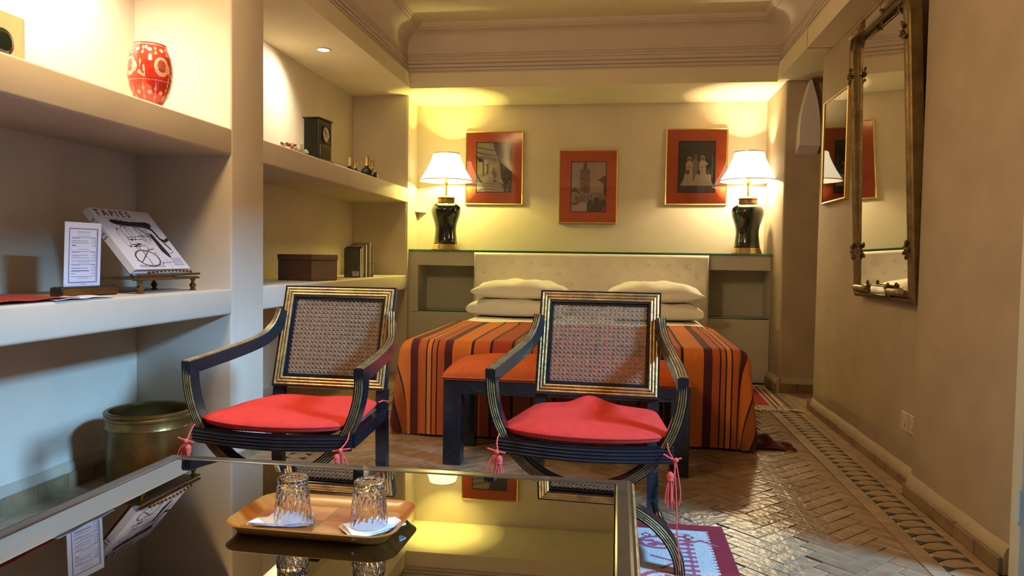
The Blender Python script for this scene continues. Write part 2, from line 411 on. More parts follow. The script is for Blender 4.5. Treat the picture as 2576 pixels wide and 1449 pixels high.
for i in range(-70, 70):
    for j in range(-70, 70):
        for hor in (0, 1):
            if hor:
                if (i-j) % 6 != 0: continue
                q = [(i, j), (i+3, j), (i+3, j+1), (i, j+1)]
            else:
                if (i-j) % 6 != 5: continue
                q = [(i, j), (i+1, j), (i+1, j+3), (i, j+3)]
            g = .022
            mx_, my_ = sum(a for a, b in q)/4, sum(b for a, b in q)/4
            q = [(a-math.copysign(g, a-mx_), b-math.copysign(g, b-my_)) for a, b in q]
            P = [(ox+(a-b)*c45*W_, oy+(a+b)*c45*W_) for a, b in q]
            cx = sum(p[0] for p in P)/4; cy = sum(p[1] for p in P)/4
            if cx < X0f-.1 or cx > X1f+.1 or cy < -1.3 or cy > 6.2: continue
            full = all(X0f < p[0] < X1f for p in P)
            if not full:
                P = clip(clip(P, 0, X1f-.002, True), 0, X0f+.002, False)
                if len(P) < 3: continue
                ar = abs(sum(P[k-1][0]*P[k][1]-P[k][0]*P[k-1][1] for k in range(len(P))))/2
                if ar < .0006: continue
            bricks.append((P, full, hor, cx, cy))
def vis(b):
    x, y = b[3], b[4]
    if y < 2.2: return 99+abs(y)
    s = y
    if x < .30: s += 4
    if y > 4 and x < .75: s += 5
    return s
bricks.sort(key=vis)
proto = {}
for hor in (0, 1):
    for v in range(4):
        bm = bmesh.new(); b0 = next(b for b in bricks if b[1] and b[2] == hor)
        slab(bm, b0[0], 0, tilt=(random.uniform(-.018, .018), random.uniform(-.018, .018)), cen=(b0[3], b0[4]))
        me = bpy.data.meshes.new('brick'); bm.to_mesh(me); bm.free(); me.materials.append(brickm); proto[hor, v] = me
rest = bmesh.new()
for k, (P, full, hor, cx, cy) in enumerate(bricks):
    z = random.uniform(-.0015, .0005)
    if k < 295:
        if full:
            o = link('brick', proto[hor, random.randrange(4)], floor, (cx, cy, z))
        else:
            bm = bmesh.new(); mx_ = sum(p[0] for p in P)/len(P); my_ = sum(p[1] for p in P)/len(P); slab(bm, P, 0, cen=(mx_, my_)); obj('brick', bm, brickm, floor, loc=(mx_, my_, z))
    else:
        slab(rest, P, z, tilt=(random.uniform(-.015, .015), random.uniform(-.015, .015)))
tag(obj('brick_paving', rest, brickm, floor), kind='stuff')
def strip(x0, x1, y0, y1, L, name='border_tile', lim=True):
    y = y0; far = bmesh.new(); any_ = False
    while y < y1:
        e = min(y+L*random.uniform(.9, 1.1), y1); P = [(x0+.0015, y+.0015), (x1-.0015, y+.0015), (x1-.0015, e-.0015), (x0+.0015, e-.0015)]
        if lim and 2.3 < y < 4.8:
            bm = bmesh.new(); c = ((x0+x1)/2, (y+e)/2); slab(bm, P, 0, cen=c); obj(name, bm, tilem, floor, loc=(*c, random.uniform(-.001, .001)))
        else: slab(far, P, 0); any_ = True
        y = e
    if any_: tag(obj('border_paving', far, tilem, floor), kind='stuff')
    else: far.free()
def triband(x0, x1, y0, y1, lim=True):
    h = .075; wd = x1-x0; far = bmesh.new(); fart = bmesh.new(); y = y0
    while y < y1:
        a = .004
        L = [(x0, y+.012), (x0+.036, y+.040), (x0, y+.058)]
        R = [(x1, y+.018), (x1, y+.062), (x1-.040, y+.052)]
        T = [(x0+.001, y+.058+a), (x0+.038, y+.041+a), (x1-.042, y+.053+a), (x1-.001, y+.062+a), (x1-.001, y+h+.018-a), (x1-.040, y+h+.052-a), (x0+.036, y+h+.040-a), (x0+.001, y+h+.012-a)]
        for P, m, nm in ((L, darkt, 'triangle_tile'), (R, darkt, 'triangle_tile'), (T, tilem, 'zigzag_tile')):
            if lim and 2.3 < y < 4.4:
                c = (sum(p[0] for p in P)/len(P), sum(p[1] for p in P)/len(P)); bm = bmesh.new(); slab(bm, P, 0, bev=.0012, cen=c); obj(nm, bm, m, floor, loc=(*c, 0))
            else: slab(fart if m is darkt else far, P, 0, bev=.001)
        y += h
    tag(obj('border_paving', far, tilem, floor), kind='stuff'); tag(obj('border_triangles', fart, darkt, floor), kind='stuff')
strip(1.02, 1.083, -1.0, 5.82, .21)
triband(1.083, 1.198, -1.0, 5.8)
strip(1.198, 1.236, -1.0, 5.82, .2)
strip(1.236, 1.288, 3.38, 5.82, .19, lim=False)
strip(X0f-.06, X0f, -1.0, 6.2, .2, lim=False)
triband(X0f-.06-.115, X0f-.06, -1.0, 6.2, lim=False)
strip(XL+.0, X0f-.175, -1.0, 6.2, .2, lim=False)
strip(XB, XL, .5, 6.1, .2, lim=False)
strip(1.29, 2.6, 5.19, 5.82, .2, lim=False)

# ------------------------------------------------------------------ armchairs
def cane(name, w, h, pitch, parent, loc, rot, th=.0012):
    """octagonal caning in the local xz plane, centred on origin"""
    bm = bmesh.new(); sw = pitch*.17; off = pitch*.15
    def st_(x0, z0, x1, z1, y, wd):
        d = Vector((x1-x0, 0, z1-z0)); L = d.length
        if L < 1e-4: return
        d /= L; n_ = Vector((-d.z, 0, d.x))*wd/2
        a = Vector((x0, y, z0)); b = Vector((x1, y, z1)); t = Vector((0, th, 0))
        v = [bm.verts.new(p) for p in (a-n_, b-n_, b+n_, a+n_, a-n_+t, b-n_+t, b+n_+t, a+n_+t)]
        for f in ((0, 3, 2, 1), (4, 5, 6, 7), (0, 1, 5, 4), (2, 3, 7, 6)): bm.faces.new([v[i] for i in f])
    nx, nz = int(w/pitch), int(h/pitch); W2, H2 = nx*pitch/2, nz*pitch/2
    for i in range(nx+1):
        x = -W2+i*pitch
        for s in (-off, off):
            if abs(x+s) < w/2: st_(x+s, -h/2, x+s, h/2, .001, sw)
    for i in range(nz+1):
        z = -H2+i*pitch
        for s in (-off, off):
            if abs(z+s) < h/2: st_(-w/2, z+s, w/2, z+s, -.001, sw)
    for sg in (1, -1):
        for k in range(-nx-nz, nx+nz+1):
            # line z = sg*(x - x0)
            x0 = k*pitch + (W2 % pitch) ; c = -H2 - sg*(-W2) + sg*0
            # passes through crossing nodes: z+H2 = sg*(x+W2) + k*pitch
            xs = []
            for x in (-w/2, w/2):
                z = -H2+sg*(x+W2)+k*pitch; xs.append((x, z))
            (xa, za), (xb, zb) = xs
            # clip to |z|<h/2
            def cl(x, z, lim): return (x+(lim-z)*sg, lim)
            lo_, hi_ = -h/2, h/2
            if min(za, zb) >= hi_ or max(za, zb) <= lo_: continue
            if za < lo_: xa, za = cl(xa, za, lo_)
            if za > hi_: xa, za = cl(xa, za, hi_)
            if zb < lo_: xb, zb = cl(xb, zb, lo_)
            if zb > hi_: xb, zb = cl(xb, zb, hi_)
            st_(xa, za, xb, zb, .0025*sg, sw*.85)
    return obj(name, bm, canem, parent, loc=loc, rot=rot)
def make_chair(loc, rz, label):
    t = thing('cane_armchair', loc, rz, label, 'armchair')
    yt, yb, zt, zb = .566, .444, .872, .478
    rake = math.atan2(yt-yb, zt-zb); hw = .2355
    def bp(x, s, d=0):   # point on the raked back plane: s up the slope, d forward
        return Vector((x, yb+s*math.sin(rake)-d*math.cos(rake), zb+s*math.cos(rake)+d*math.sin(rake)))
    Ls = (zt-zb)/math.cos(rake); fwd = Vector((0, -math.cos(rake), math.sin(rake)))
    # back frame: four mitred reeded rails
    bm = bmesh.new(); fwid = .046
    P, mi = reed_profile(fwid, .030, 3, .12, .0035)
    pts = [bp(-hw+fwid/2, fwid/2), bp(-hw+fwid/2, Ls-fwid/2), bp(hw-fwid/2, Ls-fwid/2), bp(hw-fwid/2, fwid/2)]
    # mitred closed sweep
    n = 4; rings = []
    for i, p in enumerate(pts):
        a = (p-pts[i-1]).normalized(); b = (pts[(i+1) % n]-p).normalized()
        sa, sb = a.cross(fwd), b.cross(fwd); s = (sa+sb); s = s/ (s.dot(sa))
        rings.append([bm.verts.new(p+s*q[0]+fwd*q[1]) for q in P])
    for i in range(n):
        A, Bq = rings[i], rings[(i+1) % n]
        for k in range(len(P)):
            f = bm.faces.new((A[k], A[(k+1) % len(P)], Bq[(k+1) % len(P)], Bq[k])); f.material_index = mi[k]
    # black inner rebate
    iw = hw-fwid; r = .008
    for x0, x1, s0, s1 in ((-iw, iw, fwid, fwid+r), (-iw, iw, Ls-fwid-r, Ls-fwid), (-iw, -iw+r, fwid, Ls-fwid), (iw-r, iw, fwid, Ls-fwid)):
        v = [bm.verts.new(bp(x, s, d)) for d in (-.022, -.006) for x, s in ((x0, s0), (x1, s0), (x1, s1), (x0, s1))]
        for f in ((0, 3, 2, 1), (4, 5, 6, 7), (0, 1, 5, 4), (1, 2, 6, 5), (2, 3, 7, 6), (3, 0, 4, 7)): bm.faces.new([v[i] for i in f])
    bf = obj('back_frame', bm, [black, gilt], t)
    cane('cane_panel', 2*iw-.004, Ls-2*fwid-.004, .0172, bf, bp(0, Ls/2, -.014), (-rake, 0, 0))
    # arms
    AP, ami = reed_profile(.034, .045, 3, .10, .003)
    for s in (-1, 1):
        ctl = [(.308, -.006, .633), (.302, .12, .643), (.290, .25, .656), (.277, .36, .671), (.263, .435, .690), (.249, .478, .722), (.240, .500, .762), (.234, .518, .82)]
        pts = catmull([(s*x, y, z) for x, y, z in ctl], 6); outs = []
        for i, p in enumerate(pts):
            tg = (pts[min(i+1, len(pts)-1)]-pts[max(i-1, 0)]).normalized(); outs.append((Vector((0, 0, 1))-tg*tg.z) if True else None)
        k0 = int(len(pts)*.93)
        bm = bmesh.new(); sweep(bm, pts[:k0], outs[:k0], AP, ami); obj('arm', bm, [black, giltd], t, smooth=True, sharp=35)
        # front support: quarter of the upper curule arc, reeds on the front face
        pts = [(s*.308, 0, .633)]
        for k in range(0, 21):
            a = PI/2*k/20; pts.append((s*.308*math.cos(a), 0, .60-.345*math.sin(a)))
        SP, smi = reed_profile(.034, .046, 4, .10, .003)
        bm = bmesh.new(); sweep(bm, pts[:-1]+[(0.0, 0, .255)], (0, -1, 0), SP, smi); obj('arm_support', bm, [black, giltd], t, smooth=True, sharp=35)
        pts = []
        for k in range(0, 19):
            a = PI/2*(1-k/18); pts.append((s*.312*math.cos(a), .004, .003+.232*math.sin(a)))
        bm = bmesh.new(); sweep(bm, pts, (0, -1, 0), SP, smi); obj('front_leg', bm, [black, giltd], t, smooth=True, sharp=35)
        bm = bmesh.new(); lg = []
        # straight back leg continuing the stile down to the floor
        q = [bp(s*.215, .01, -.016), Vector((s*.215, yb+.008, .43)), Vector((s*.218, yb+.008, .2)), Vector((s*.222, yb+.03, .002))]
        sweep(bm, q, (0, -1, 0), [(-.021, -.036), (-.021, 0), (.021, 0), (.021, -.036)], [0]*4); obj('back_leg', bm, black, t)
        bm = bmesh.new(); a = Vector((s*.222, .435, .085)); b = Vector((s*.288, .045, .075)); d = (b-a)
        rr = [(0, .010), (.10, .010), (.12, .014), (.2, .015), (.30, .017), (.42, .015), (.46, .010), (.50, .019), (.54, .010), (.58, .015), (.75, .018), (.9, .013), (1, .010)]
        tube(bm, [a+d*u for u, _ in rr], [x for _, x in rr], 12); obj('side_stretcher', bm, black, t, smooth=True)
        bm = bmesh.new(); sweep(bm, [(s*.268, .03, .408), (s*.222, yb+.01, .408)], (0, 0, 1), [(-.014, -.045), (-.014, 0), (.014, 0), (.014, -.045)], [0]*4); obj('side_rail', bm, black, t)
    # bowed, reeded front rail
    pts = [(-.285+.57*u, -.005-.055*math.sin(PI*u), .412) for u in [k/16 for k in range(17)]]
    RP, rmi = reed_profile(.050, .026, 4, .06, .003)
    pts2 = [(x, y, .387) for x, y, z in pts]
    outs = [(0.0, -1, 0)]*17
    bm = bmesh.new(); sweep(bm, pts2, outs, RP, [0]*len(rmi)); obj('front_rail', bm, [black, black], t, smooth=True, sharp=35)
    bm = bmesh.new(); sweep(bm, [(-.2, yb+.0, .408), (.2, yb+.0, .408)], (0, 0, 1), [(-.014, -.045), (-.014, 0), (.014, 0), (.014, -.045)], [0]*4); obj('back_rail', bm, black, t)
    o = cane('cane_seat', .50, .42, .0172, t, (0, .225, .404), (PI/2, 0, 0))
    # trim the rectangular caning to the trapezoid by scaling rows
    for v in o.data.vertices:
        yy = -v.co.z+0  # local z -> world -y
        k = (v.co.z+.21)/.42; v.co.x *= (.94-.14*(1-k)) if False else (.95-.18*(k if True else 0))
    return t
CH1 = dict(loc=(-1.131, 2.283, .0), rz=-.031); CH2 = dict(loc=(-.100, 2.347, .0), rz=-.056)
c1 = make_chair(**CH1, label='black and gilt curule armchair with cane back standing nearer the brass bin and shelving')
c2 = make_chair(**CH2, label='black and gilt curule armchair with cane back standing directly in front of the upholstered bench')
def cord(bm, pts, r=.0022, n=5): tube(bm, catmull(pts, 5), r, n)
def tassel(bm, top, L=.085, seed=0):
    rs = random.Random(seed); tx, ty, tz = top
    lathe(bm, [(.002, .006), (.009, 0), (.011, -.008), (.008, -.016), (.010, -.02)], 10, c=top)
    for k in range(16):
        a = rs.uniform(0, 2*PI); r0 = rs.uniform(0, .007); r1 = r0+rs.uniform(.002, .010)
        tube(bm, [(tx+r0*math.cos(a), ty+r0*math.sin(a), tz-.016), (tx+r1*math.cos(a), ty+r1*math.sin(a), tz-L*.6), (tx+r1*math.cos(a)*1.1, ty+r1*math.sin(a), tz-L*rs.uniform(.85, 1.1))], .0014, 4)
def make_cushion(ch, label, bump, ties, seed):
    t = thing('seat_cushion', (ch['loc'][0], ch['loc'][1], .414), ch['rz'], label, 'cushion')
    nx, ny = 36, 30; bm = bmesh.new(); top = {}; bot = {}
    def plan(u, v):   # u,v in -1..1 ; trapezoid with rounded corners, bowed front
        # superellipse mapping of square to rounded square
        k = .86 if abs(u) > .8 and abs(v) > .8 else 1
        yy = .215+v*.215; hwid = .277-.055*(v+1)/2
        xx = u*hwid*(1-.05*abs(v)**6); yy -= (.064*(1-u*u) if v < 0 else -.01*(1-u*u))*abs(v)**1.5
        yy += (.020*abs(u)**6)*(1 if v < 0 else -1)*abs(v)**4
        return xx, yy
    rs = np.random.RandomState(seed); ph = rs.rand(6)*6
    for i in range(nx+1):
        for j in range(ny+1):
            u = -1+2*i/nx; v = -1+2*j/ny; x, y = plan(math.sin(u*PI/2), math.sin(v*PI/2)); uu, vv = math.sin(u*PI/2), math.sin(v*PI/2)
            e = max(0, (1-abs(uu)**3.2))*max(0, (1-abs(vv)**3.2)); e = e**.45
            wob = .0035*math.sin(5*uu+ph[0]+2*vv)+.003*math.sin(7*vv+ph[1]-3*uu)
            z = .026+.026*e+wob*e
            if bump: z += .038*math.exp(-((uu+.08)/.30)**2-((vv-.62)/.40)**2)*(e**.3)-.006*math.exp(-((uu-.35)/.3)**2-((vv-.2)/.4)**2)
            top[i, j] = bm.verts.new((x, y, z))
            if i in (0, nx) or j in (0, ny): bot[i, j] = top[i, j]
            else: bot[i, j] = bm.verts.new((x*.99, y*.99+.002, .026-.025*e**.35))
    for i in range(nx):
        for j in range(ny):
            bm.faces.new((top[i, j], top[i+1, j], top[i+1, j+1], top[i, j+1]))
            q = (bot[i, j], bot[i, j+1], bot[i+1, j+1], bot[i+1, j])
            bm.faces.new(q)
    cv_ = obj('cover', bm, redcush, t, smooth=True, sharp=80)
    bm = bmesh.new(); loop = []
    for k in range(64):
        a = 2*PI*k/64; cu, sv = math.cos(a), math.sin(a); m_ = max(abs(cu), abs(sv)); x, y = plan(cu/m_, sv/m_); loop.append((x, y, .0265))
    sweep(bm, loop, (0, 0, 1), [(.0035*math.cos(b), .0035*math.sin(b)) for b in [2*PI*q/6 for q in range(6)]], [0]*6, closed=True)
    obj('piping', bm, redcush, cv_, smooth=True, sharp=80)
    for s, kind in ties:
        bm = bmesh.new()
        if kind == 'front':
            x = s*.272
            cord(bm, [(x, .015, .026), (x+s*.006, -.02, -.01), (x-s*.004, -.056, -.035)]); cord(bm, [(x-s*.03, -.057, -.040), (x, -.060, -.034), (x+s*.03, -.057, -.028)], .003)
            lathe(bm, [(.001, .008), (.008, .003), (.008, -.004), (.001, -.009)], 8, c=(x-s*.002, -.061, -.036))
            cord(bm, [(x, -.061, -.038), (x+s*.022, -.064, -.07), (x+s*.028, -.064, -.11), (x+s*.012, -.064, -.122), (x+s*.004, -.064, -.09), (x, -.062, -.04)])
            cord(bm, [(x, -.061, -.038), (x+s*.012, -.066, -.08), (x+s*.016, -.066, -.13)])
            tassel(bm, (x-s*.012, -.064, -.052), .075, seed+int(s))
            obj('tie', bm, tassm, t, smooth=True, sharp=60)
        elif kind == 'long':
            x = s*.262
            cord(bm, [(x, .015, .026), (x+s*.006, -.02, -.005), (x+s*.018, -.056, -.02)]); cord(bm, [(x-s*.01, -.06, -.008), (x+s*.02, -.062, -.022), (x+s*.045, -.058, -.018)], .003)
            lathe(bm, [(.001, .008), (.008, .003), (.008, -.004), (.001, -.009)], 8, c=(x+s*.028, -.061, -.024))
            cord(bm, [(x+s*.028, -.062, -.03), (x+s*.022, -.065, -.08), (x+s*.02, -.065, -.14), (x+s*.035, -.065, -.165), (x+s*.044, -.065, -.13), (x+s*.034, -.063, -.06), (x+s*.028, -.062, -.03)])
            cord(bm, [(x+s*.024, -.063, -.03), (x+s*.032, -.066, -.15), (x+s*.036, -.068, -.24), (x+s*.048, -.07, -.36)], .0022)
            tassel(bm, (x+s*.012, -.066, -.065), .10, seed)
            obj('tie', bm, tassm, t, smooth=True, sharp=60)
        else:
            x = s*.222; cord(bm, [(x, .41, .026), (x+s*.012, .432, .028), (x+s*.03, .436, .022)], .0028); cord(bm, [(x+s*.008, .43, .03), (x+s*.035, .43, .028)], .002)
            obj('tie', bm, tassm, t, smooth=True, sharp=60)
    return t
make_cushion(CH1, 'flat red seat cushion with tassels on the armchair nearer the brass bin', False, [(-1, 'front'), (1, 'front'), (1, 'back')], 3)
make_cushion(CH2, 'puffed red seat cushion with raised back edge on the armchair by the bench', True, [(-1, 'front'), (1, 'long')], 8)

# ------------------------------------------------------------------ coffee table, tray, glasses
tt = thing('coffee_table', (-.577, 1.42, 0), 0, 'low coffee table with a dark mirror-like glass top and bronze rim in the foreground', 'table')
hx, hy, zt_ = .622, .42, .45
bm = bmesh.new(); rw = .042; n = 4
prf = [(0, -.040), (0, -.008), (.006, -.001), (.012, 0), (rw-.006, 0), (rw-.002, -.002), (rw, -.006), (rw, -.040)]
rings = []
for d, z in prf: rings.append([bm.verts.new(p) for p in ((-hx+d, -hy+d, zt_+z), (hx-d, -hy+d, zt_+z), (hx-d, hy-d, zt_+z), (-hx+d, hy-d, zt_+z))])
for a, b in zip(rings, rings[1:]+rings[:1]):
    for i in range(4): bm.faces.new((a[i], a[(i+1) % 4], b[(i+1) % 4], b[i]))
obj('rim', bm, tabrim, tt)
bm = bmesh.new(); gz = zt_-.0405
for k in range(4):
    pass
for (ax, ay, bx, by) in ((-hx, -hy, hx, -hy), (hx, -hy, hx, hy), (hx, hy, -hx, hy), (-hx, hy, -hx, -hy)):
    d = Vector((bx-ax, by-ay, 0)).normalized(); o_ = Vector((d.y, -d.x, 0))
    sweep(bm, [Vector((ax, ay, zt_-.018))+o_*.001, Vector((bx, by, zt_-.018))+o_*.001], o_, [(-.010, -.004), (-.008, .003), (0, .005), (.008, .003), (.010, -.004)], [0]*5)
obj('gilt_edge_band', bm, gilt, tt)
obj('glass_top', B(-hx+rw+.001, hx-rw-.001, -hy+rw+.001, hy-rw-.001, zt_-.018, zt_-.002, bev=.001, seg=1), tabglass, tt)
bm = bmesh.new(); box(bm, -hx+.03, hx-.03, -hy+.03, hy-.03, zt_-.075, zt_-.041); obj('apron', bm, black, tt)
for sx in (-1, 1):
    for sy in (-1, 1):
        bm = bmesh.new(); box(bm, sx*(hx-.055)-.024, sx*(hx-.055)+.024, sy*(hy-.055)-.024, sy*(hy-.055)+.024, .004, zt_-.07, .003); obj('leg', bm, black, tt)
# serving tray
def rrect(hx, hy, r, n=6):
    P = []
    for cx, cy, a0 in ((hx-r, hy-r, 0), (-hx+r, hy-r, PI/2), (-hx+r, -hy+r, PI), (hx-r, -hy+r, 1.5*PI)):
        for k in range(n+1): a = a0+PI/2*k/n; P.append((cx+r*math.cos(a), cy+r*math.sin(a)))
    return P
ztop = zt_
ty = thing('serving_tray', (-.585, 1.415, ztop), -.02, 'blond wood serving tray with raised lip on the glass table', 'tray')
bm = bmesh.new(); rings = []
for hx_, hy_, r, z in ((.155, .088, .03, .001), (.172, .104, .045, .020), (.176, .108, .048, .0215), (.173, .105, .046, .0235), (.150, .083, .03, .006)):
    rings.append([bm.verts.new((x, y, z)) for x, y in rrect(hx_, hy_, r)])
for a, b in zip(rings, rings[1:]):
    for i in range(len(a)): bm.faces.new((a[i], a[(i+1) % len(a)], b[(i+1) % len(a)], b[i]))
bm.faces.new(rings[-1]); bm.faces.new(rings[0][::-1])
tray = obj('tray_body', bm, woodt, ty, smooth=True, sharp=60)
# chequered veneer pieces laid in the bottom
vm = [mat('veneer_light', (.52, .21, .05), .3, noise=.25, nscale=30, spec=.2), mat('veneer_dark', (.38, .125, .024), .3, noise=.25, nscale=30, spec=.2)]
k = 0
for i in range(4):
    for j in range(2):
        x0, x1 = -.146+i*.073, -.146+(i+1)*.073-.0006; y0, y1 = -.078+j*.078, -.078+(j+1)*.078-.0006
        bm = bmesh.new(); pts = []
        R_ = .026
        cs = [(x0, y0), (x1, y0), (x1, y1), (x0, y1)]; out = []
        for q, (x, y) in enumerate(cs):
            if (i == 0 and x == x0 or i == 3 and x == x1) and (j == 0 and y == y0 or j == 1 and y == y1):
                sx = 1 if i == 0 else -1; sy = 1 if j == 0 else -1; arc = [(x+sx*R_*(1-math.cos(a)), y+sy*R_*(1-math.sin(a))) for a in [PI/2*m/4 for m in range(5)]]
                # order around
                prev = cs[q-1]; arc = arc if math.hypot(arc[0][0]-prev[0], arc[0][1]-prev[1]) < math.hypot(arc[-1][0]-prev[0], arc[-1][1]-prev[1]) else arc[::-1]
                out += arc
            else: out.append((x, y))
        lo = [bm.verts.new((x, y, .0055)) for x, y in out]; hi = [bm.verts.new((x, y, .0066)) for x, y in out]
        bm.faces.new(hi); bm.faces.new(lo[::-1])
        for m in range(len(lo)): bm.faces.new((lo[m], lo[(m+1) % len(lo)], hi[(m+1) % len(lo)], hi[m]))
        obj('veneer_square', bm, vm[(i+j) % 2], tray)
def sheet_fold(name, pts, z, th, m, layers=3, label=None, loc=None, rot=0, curl=0):
    t = thing(name, loc, rot, label, 'napkin')
    for k in range(layers):
        bm = bmesh.new(); n = 14; top = []; 
        cx = sum(p[0] for p in pts)/len(pts); cy = sum(p[1] for p in pts)/len(pts)
        def at(u, v):
            a, b, c, d = pts; s = 1-.02*k
            x = (a[0]*(1-u)+b[0]*u)*(1-v)+(d[0]*(1-u)+c[0]*u)*v; y = (a[1]*(1-u)+b[1]*u)*(1-v)+(d[1]*(1-u)+c[1]*u)*v
            r = max(abs(u-.5), abs(v-.5))*2
            return (cx+(x-cx)*s+.0015*k, cy+(y-cy)*s-.0012*k, z+k*th*1.15+curl*max(0, r-.72)**2*(1.5+math.sin(7*u+5*v+k)))
        g = [[bm.verts.new(at(i/n, j/n)) for j in range(n+1)] for i in range(n+1)]
        g2 = [[bm.verts.new(Vector(at(i/n, j/n))+Vector((0, 0, th))) for j in range(n+1)] for i in range(n+1)]
        for i in range(n):
            for j in range(n):
                bm.faces.new((g[i][j], g[i][j+1], g[i+1][j+1], g[i+1][j])); bm.faces.new((g2[i][j], g2[i+1][j], g2[i+1][j+1], g2[i][j+1]))
        for i in range(n):
            bm.faces.new((g[i][0], g[i+1][0], g2[i+1][0], g2[i][0])); bm.faces.new((g[i+1][n], g[i][n], g2[i][n], g2[i+1][n]))
            bm.faces.new((g[0][i+1], g[0][i], g2[0][i], g2[0][i+1])); bm.faces.new((g[n][i], g[n][i+1], g2[n][i+1], g2[n][i]))
        obj('ply', bm, m, t, smooth=True, sharp=50)
    return t
sheet_fold('paper_napkin', [(-.068, -.040), (.062, -.018), (.040, .040), (-.045, .030)], 0, .0008, napk, 3, 'folded white paper napkin with a curled edge under the left tumbler', (-.652, 1.388, ztop+.0068), 0, .05)
sheet_fold('paper_napkin', [(-.008, -.072), (.068, .030), (.035, .058), (-.062, -.002)], 0, .0008, napk, 5, 'thick pointed stack of white paper napkins under the right tumbler', (-.480, 1.385, ztop+.0068), 0, .03)
def tumbler(loc, label):
    # upturned cut tumbler: mouth on the napkin, thick base up
    t = thing('glass_tumbler', loc, 0, label, 'glass')
    bm = bmesh.new(); n = 60; H = .090; rings = []
    lv = [(0, .0365), (.003, .0372), (.012, .0362), (.024, .0350), (.036, .0338), (.048, .0328), (.060, .0318), (.070, .0310), (.0715, .0300), (.078, .0302), (.087, .0306), (.0895, .029)]
    for q, (z, r) in enumerate(lv):
        ring = []
        for i in range(n):
            a = 2*PI*i/n; f = 0
            if 1 < q < 8: f = .0026*abs(math.sin(a*9+(q % 2)*PI/2))-.0013
            if q == 9: f = .0004*math.cos(a*20)
            ring.append(bm.verts.new(((r+f)*math.cos(a), (r+f)*math.sin(a), z)))
        rings.append(ring)
    for z, r in ((.0895, .026), (.0880, .018), (.0875, .001)): rings.append([bm.verts.new((r*math.cos(2*PI*i/n), r*math.sin(2*PI*i/n), z)) for i in range(n)])
    for a, b in zip(rings, rings[1:]):
        for i in range(n): bm.faces.new((a[i], a[(i+1) % n], b[(i+1) % n], b[i]))
    bm.faces.new(rings[-1])
    inner = []
    for z, r in ((0, .0345), (.010, .0337), (.040, .0308), (.066, .0285), (.073, .022), (.0745, .001)):
        inner.append([bm.verts.new((r*math.cos(2*PI*i/n), r*math.sin(2*PI*i/n), z)) for i in range(n)])
    for a, b in zip(inner, inner[1:]):
        for i in range(n): bm.faces.new((a[(i+1) % n], a[i], b[i], b[(i+1) % n]))
    bm.faces.new(inner[-1][::-1])
    for i in range(n): bm.faces.new((rings[0][(i+1) % n], rings[0][i], inner[0][i], inner[0][(i+1) % n]))
    o = obj('cut_glass_body', bm, clear, t); o.data.polygons.foreach_set('use_smooth', [False]*len(o.data.polygons))
    return t
tumbler((-.645, 1.398, ztop+.0100), 'upturned cut-glass tumbler standing on the left napkin with the curled edge')
tumbler((-.483, 1.396, ztop+.0122), 'upturned cut-glass tumbler standing on the right pointed napkin stack')

# ------------------------------------------------------------------ bench
bt = thing('upholstered_bench', (-.24, 3.64, 0), 0, 'black wooden bench with rust orange upholstered seat at the foot of the bed', 'bench')
bx, by = .578, .222
bm = bmesh.new(); nx, ny = 30, 16; tp = {}
for i in range(nx+1):
    for j in range(ny+1):
        u = math.sin((-1+2*i/nx)*PI/2); v = math.sin((-1+2*j/ny)*PI/2)
        e = (max(0, 1-abs(u)**5)**.5)*(max(0, 1-abs(v)**3)**.5); q = .955+.045*e
        tp[i, j] = bm.verts.new((u*(bx+.004)*(1), v*(by+.004), .435+.075*e**.8))
for i in range(nx):
    for j in range(ny): bm.faces.new((tp[i, j], tp[i+1, j], tp[i+1, j+1], tp[i, j+1]))
bnd = [tp[i, 0] for i in range(nx+1)]+[tp[nx, j] for j in range(1, ny+1)]+[tp[i, ny] for i in range(nx-1, -1, -1)]+[tp[0, j] for j in range(ny-1, 0, -1)]
low = [bm.verts.new((v.co.x, v.co.y, .412)) for v in bnd]
for i in range(len(bnd)): bm.faces.new((low[i], low[(i+1) % len(bnd)], bnd[(i+1) % len(bnd)], bnd[i]))
seat_ = obj('seat', bm, orangev, bt, smooth=True, sharp=60)
bm = bmesh.new(); sweep(bm, [(-bx-.006, -by-.006, .424), (bx+.006, -by-.006, .424), (bx+.006, by+.006, .424), (-bx-.006, by+.006, .424)], (0, 0, 1), [(.005*math.cos(b), .005*math.sin(b)) for b in [2*PI*q/6 for q in range(6)]], [0]*6, closed=True)
obj('piping', bm, orangev, seat_)
bm = bmesh.new()
for a in ((-bx, bx, -by, -by+.022), (-bx, bx, by-.022, by), (-bx, -bx+.022, -by+.02, by-.02), (bx-.022, bx, -by+.02, by-.02)): box(bm, a[0], a[1], a[2], a[3], .345, .416, .002)
for k in range(9):   # carved fret along the rail
    x = -bx+.12+k*.11
    for p, q in (((x-.035, .362), (x, .392)), ((x, .392), (x+.035, .362)), ((x+.035, .362), (x+.075, .362))):
        sweep(bm, [(p[0], -by-.001, p[1]), (q[0], -by-.001, q[1])], (0, -1, 0), [(-.002, 0), (0, .002), (.002, 0)], [0]*3)
obj('apron', bm, black, bt)
for sx in (-1, 1):
    for sy in (-1, 1):
        bm = bmesh.new(); cx, cy = sx*(bx-.043), sy*(by-.043); box(bm, cx-.043, cx+.043, cy-.043, cy+.043, 0, .35, .003)
        for z in (.05, .13, .21, .29):
            for dx, dz_ in ((-.02, .02), (.02, -.02)):
                sweep(bm, [(cx-.02, cy-.0432, z+.02), (cx+.02, cy-.0432, z-.02)], (0, -1, 0), [(-.0012, 0), (0, .0014), (.0012, 0)], [0]*3); break
        obj('leg', bm, black, bt)

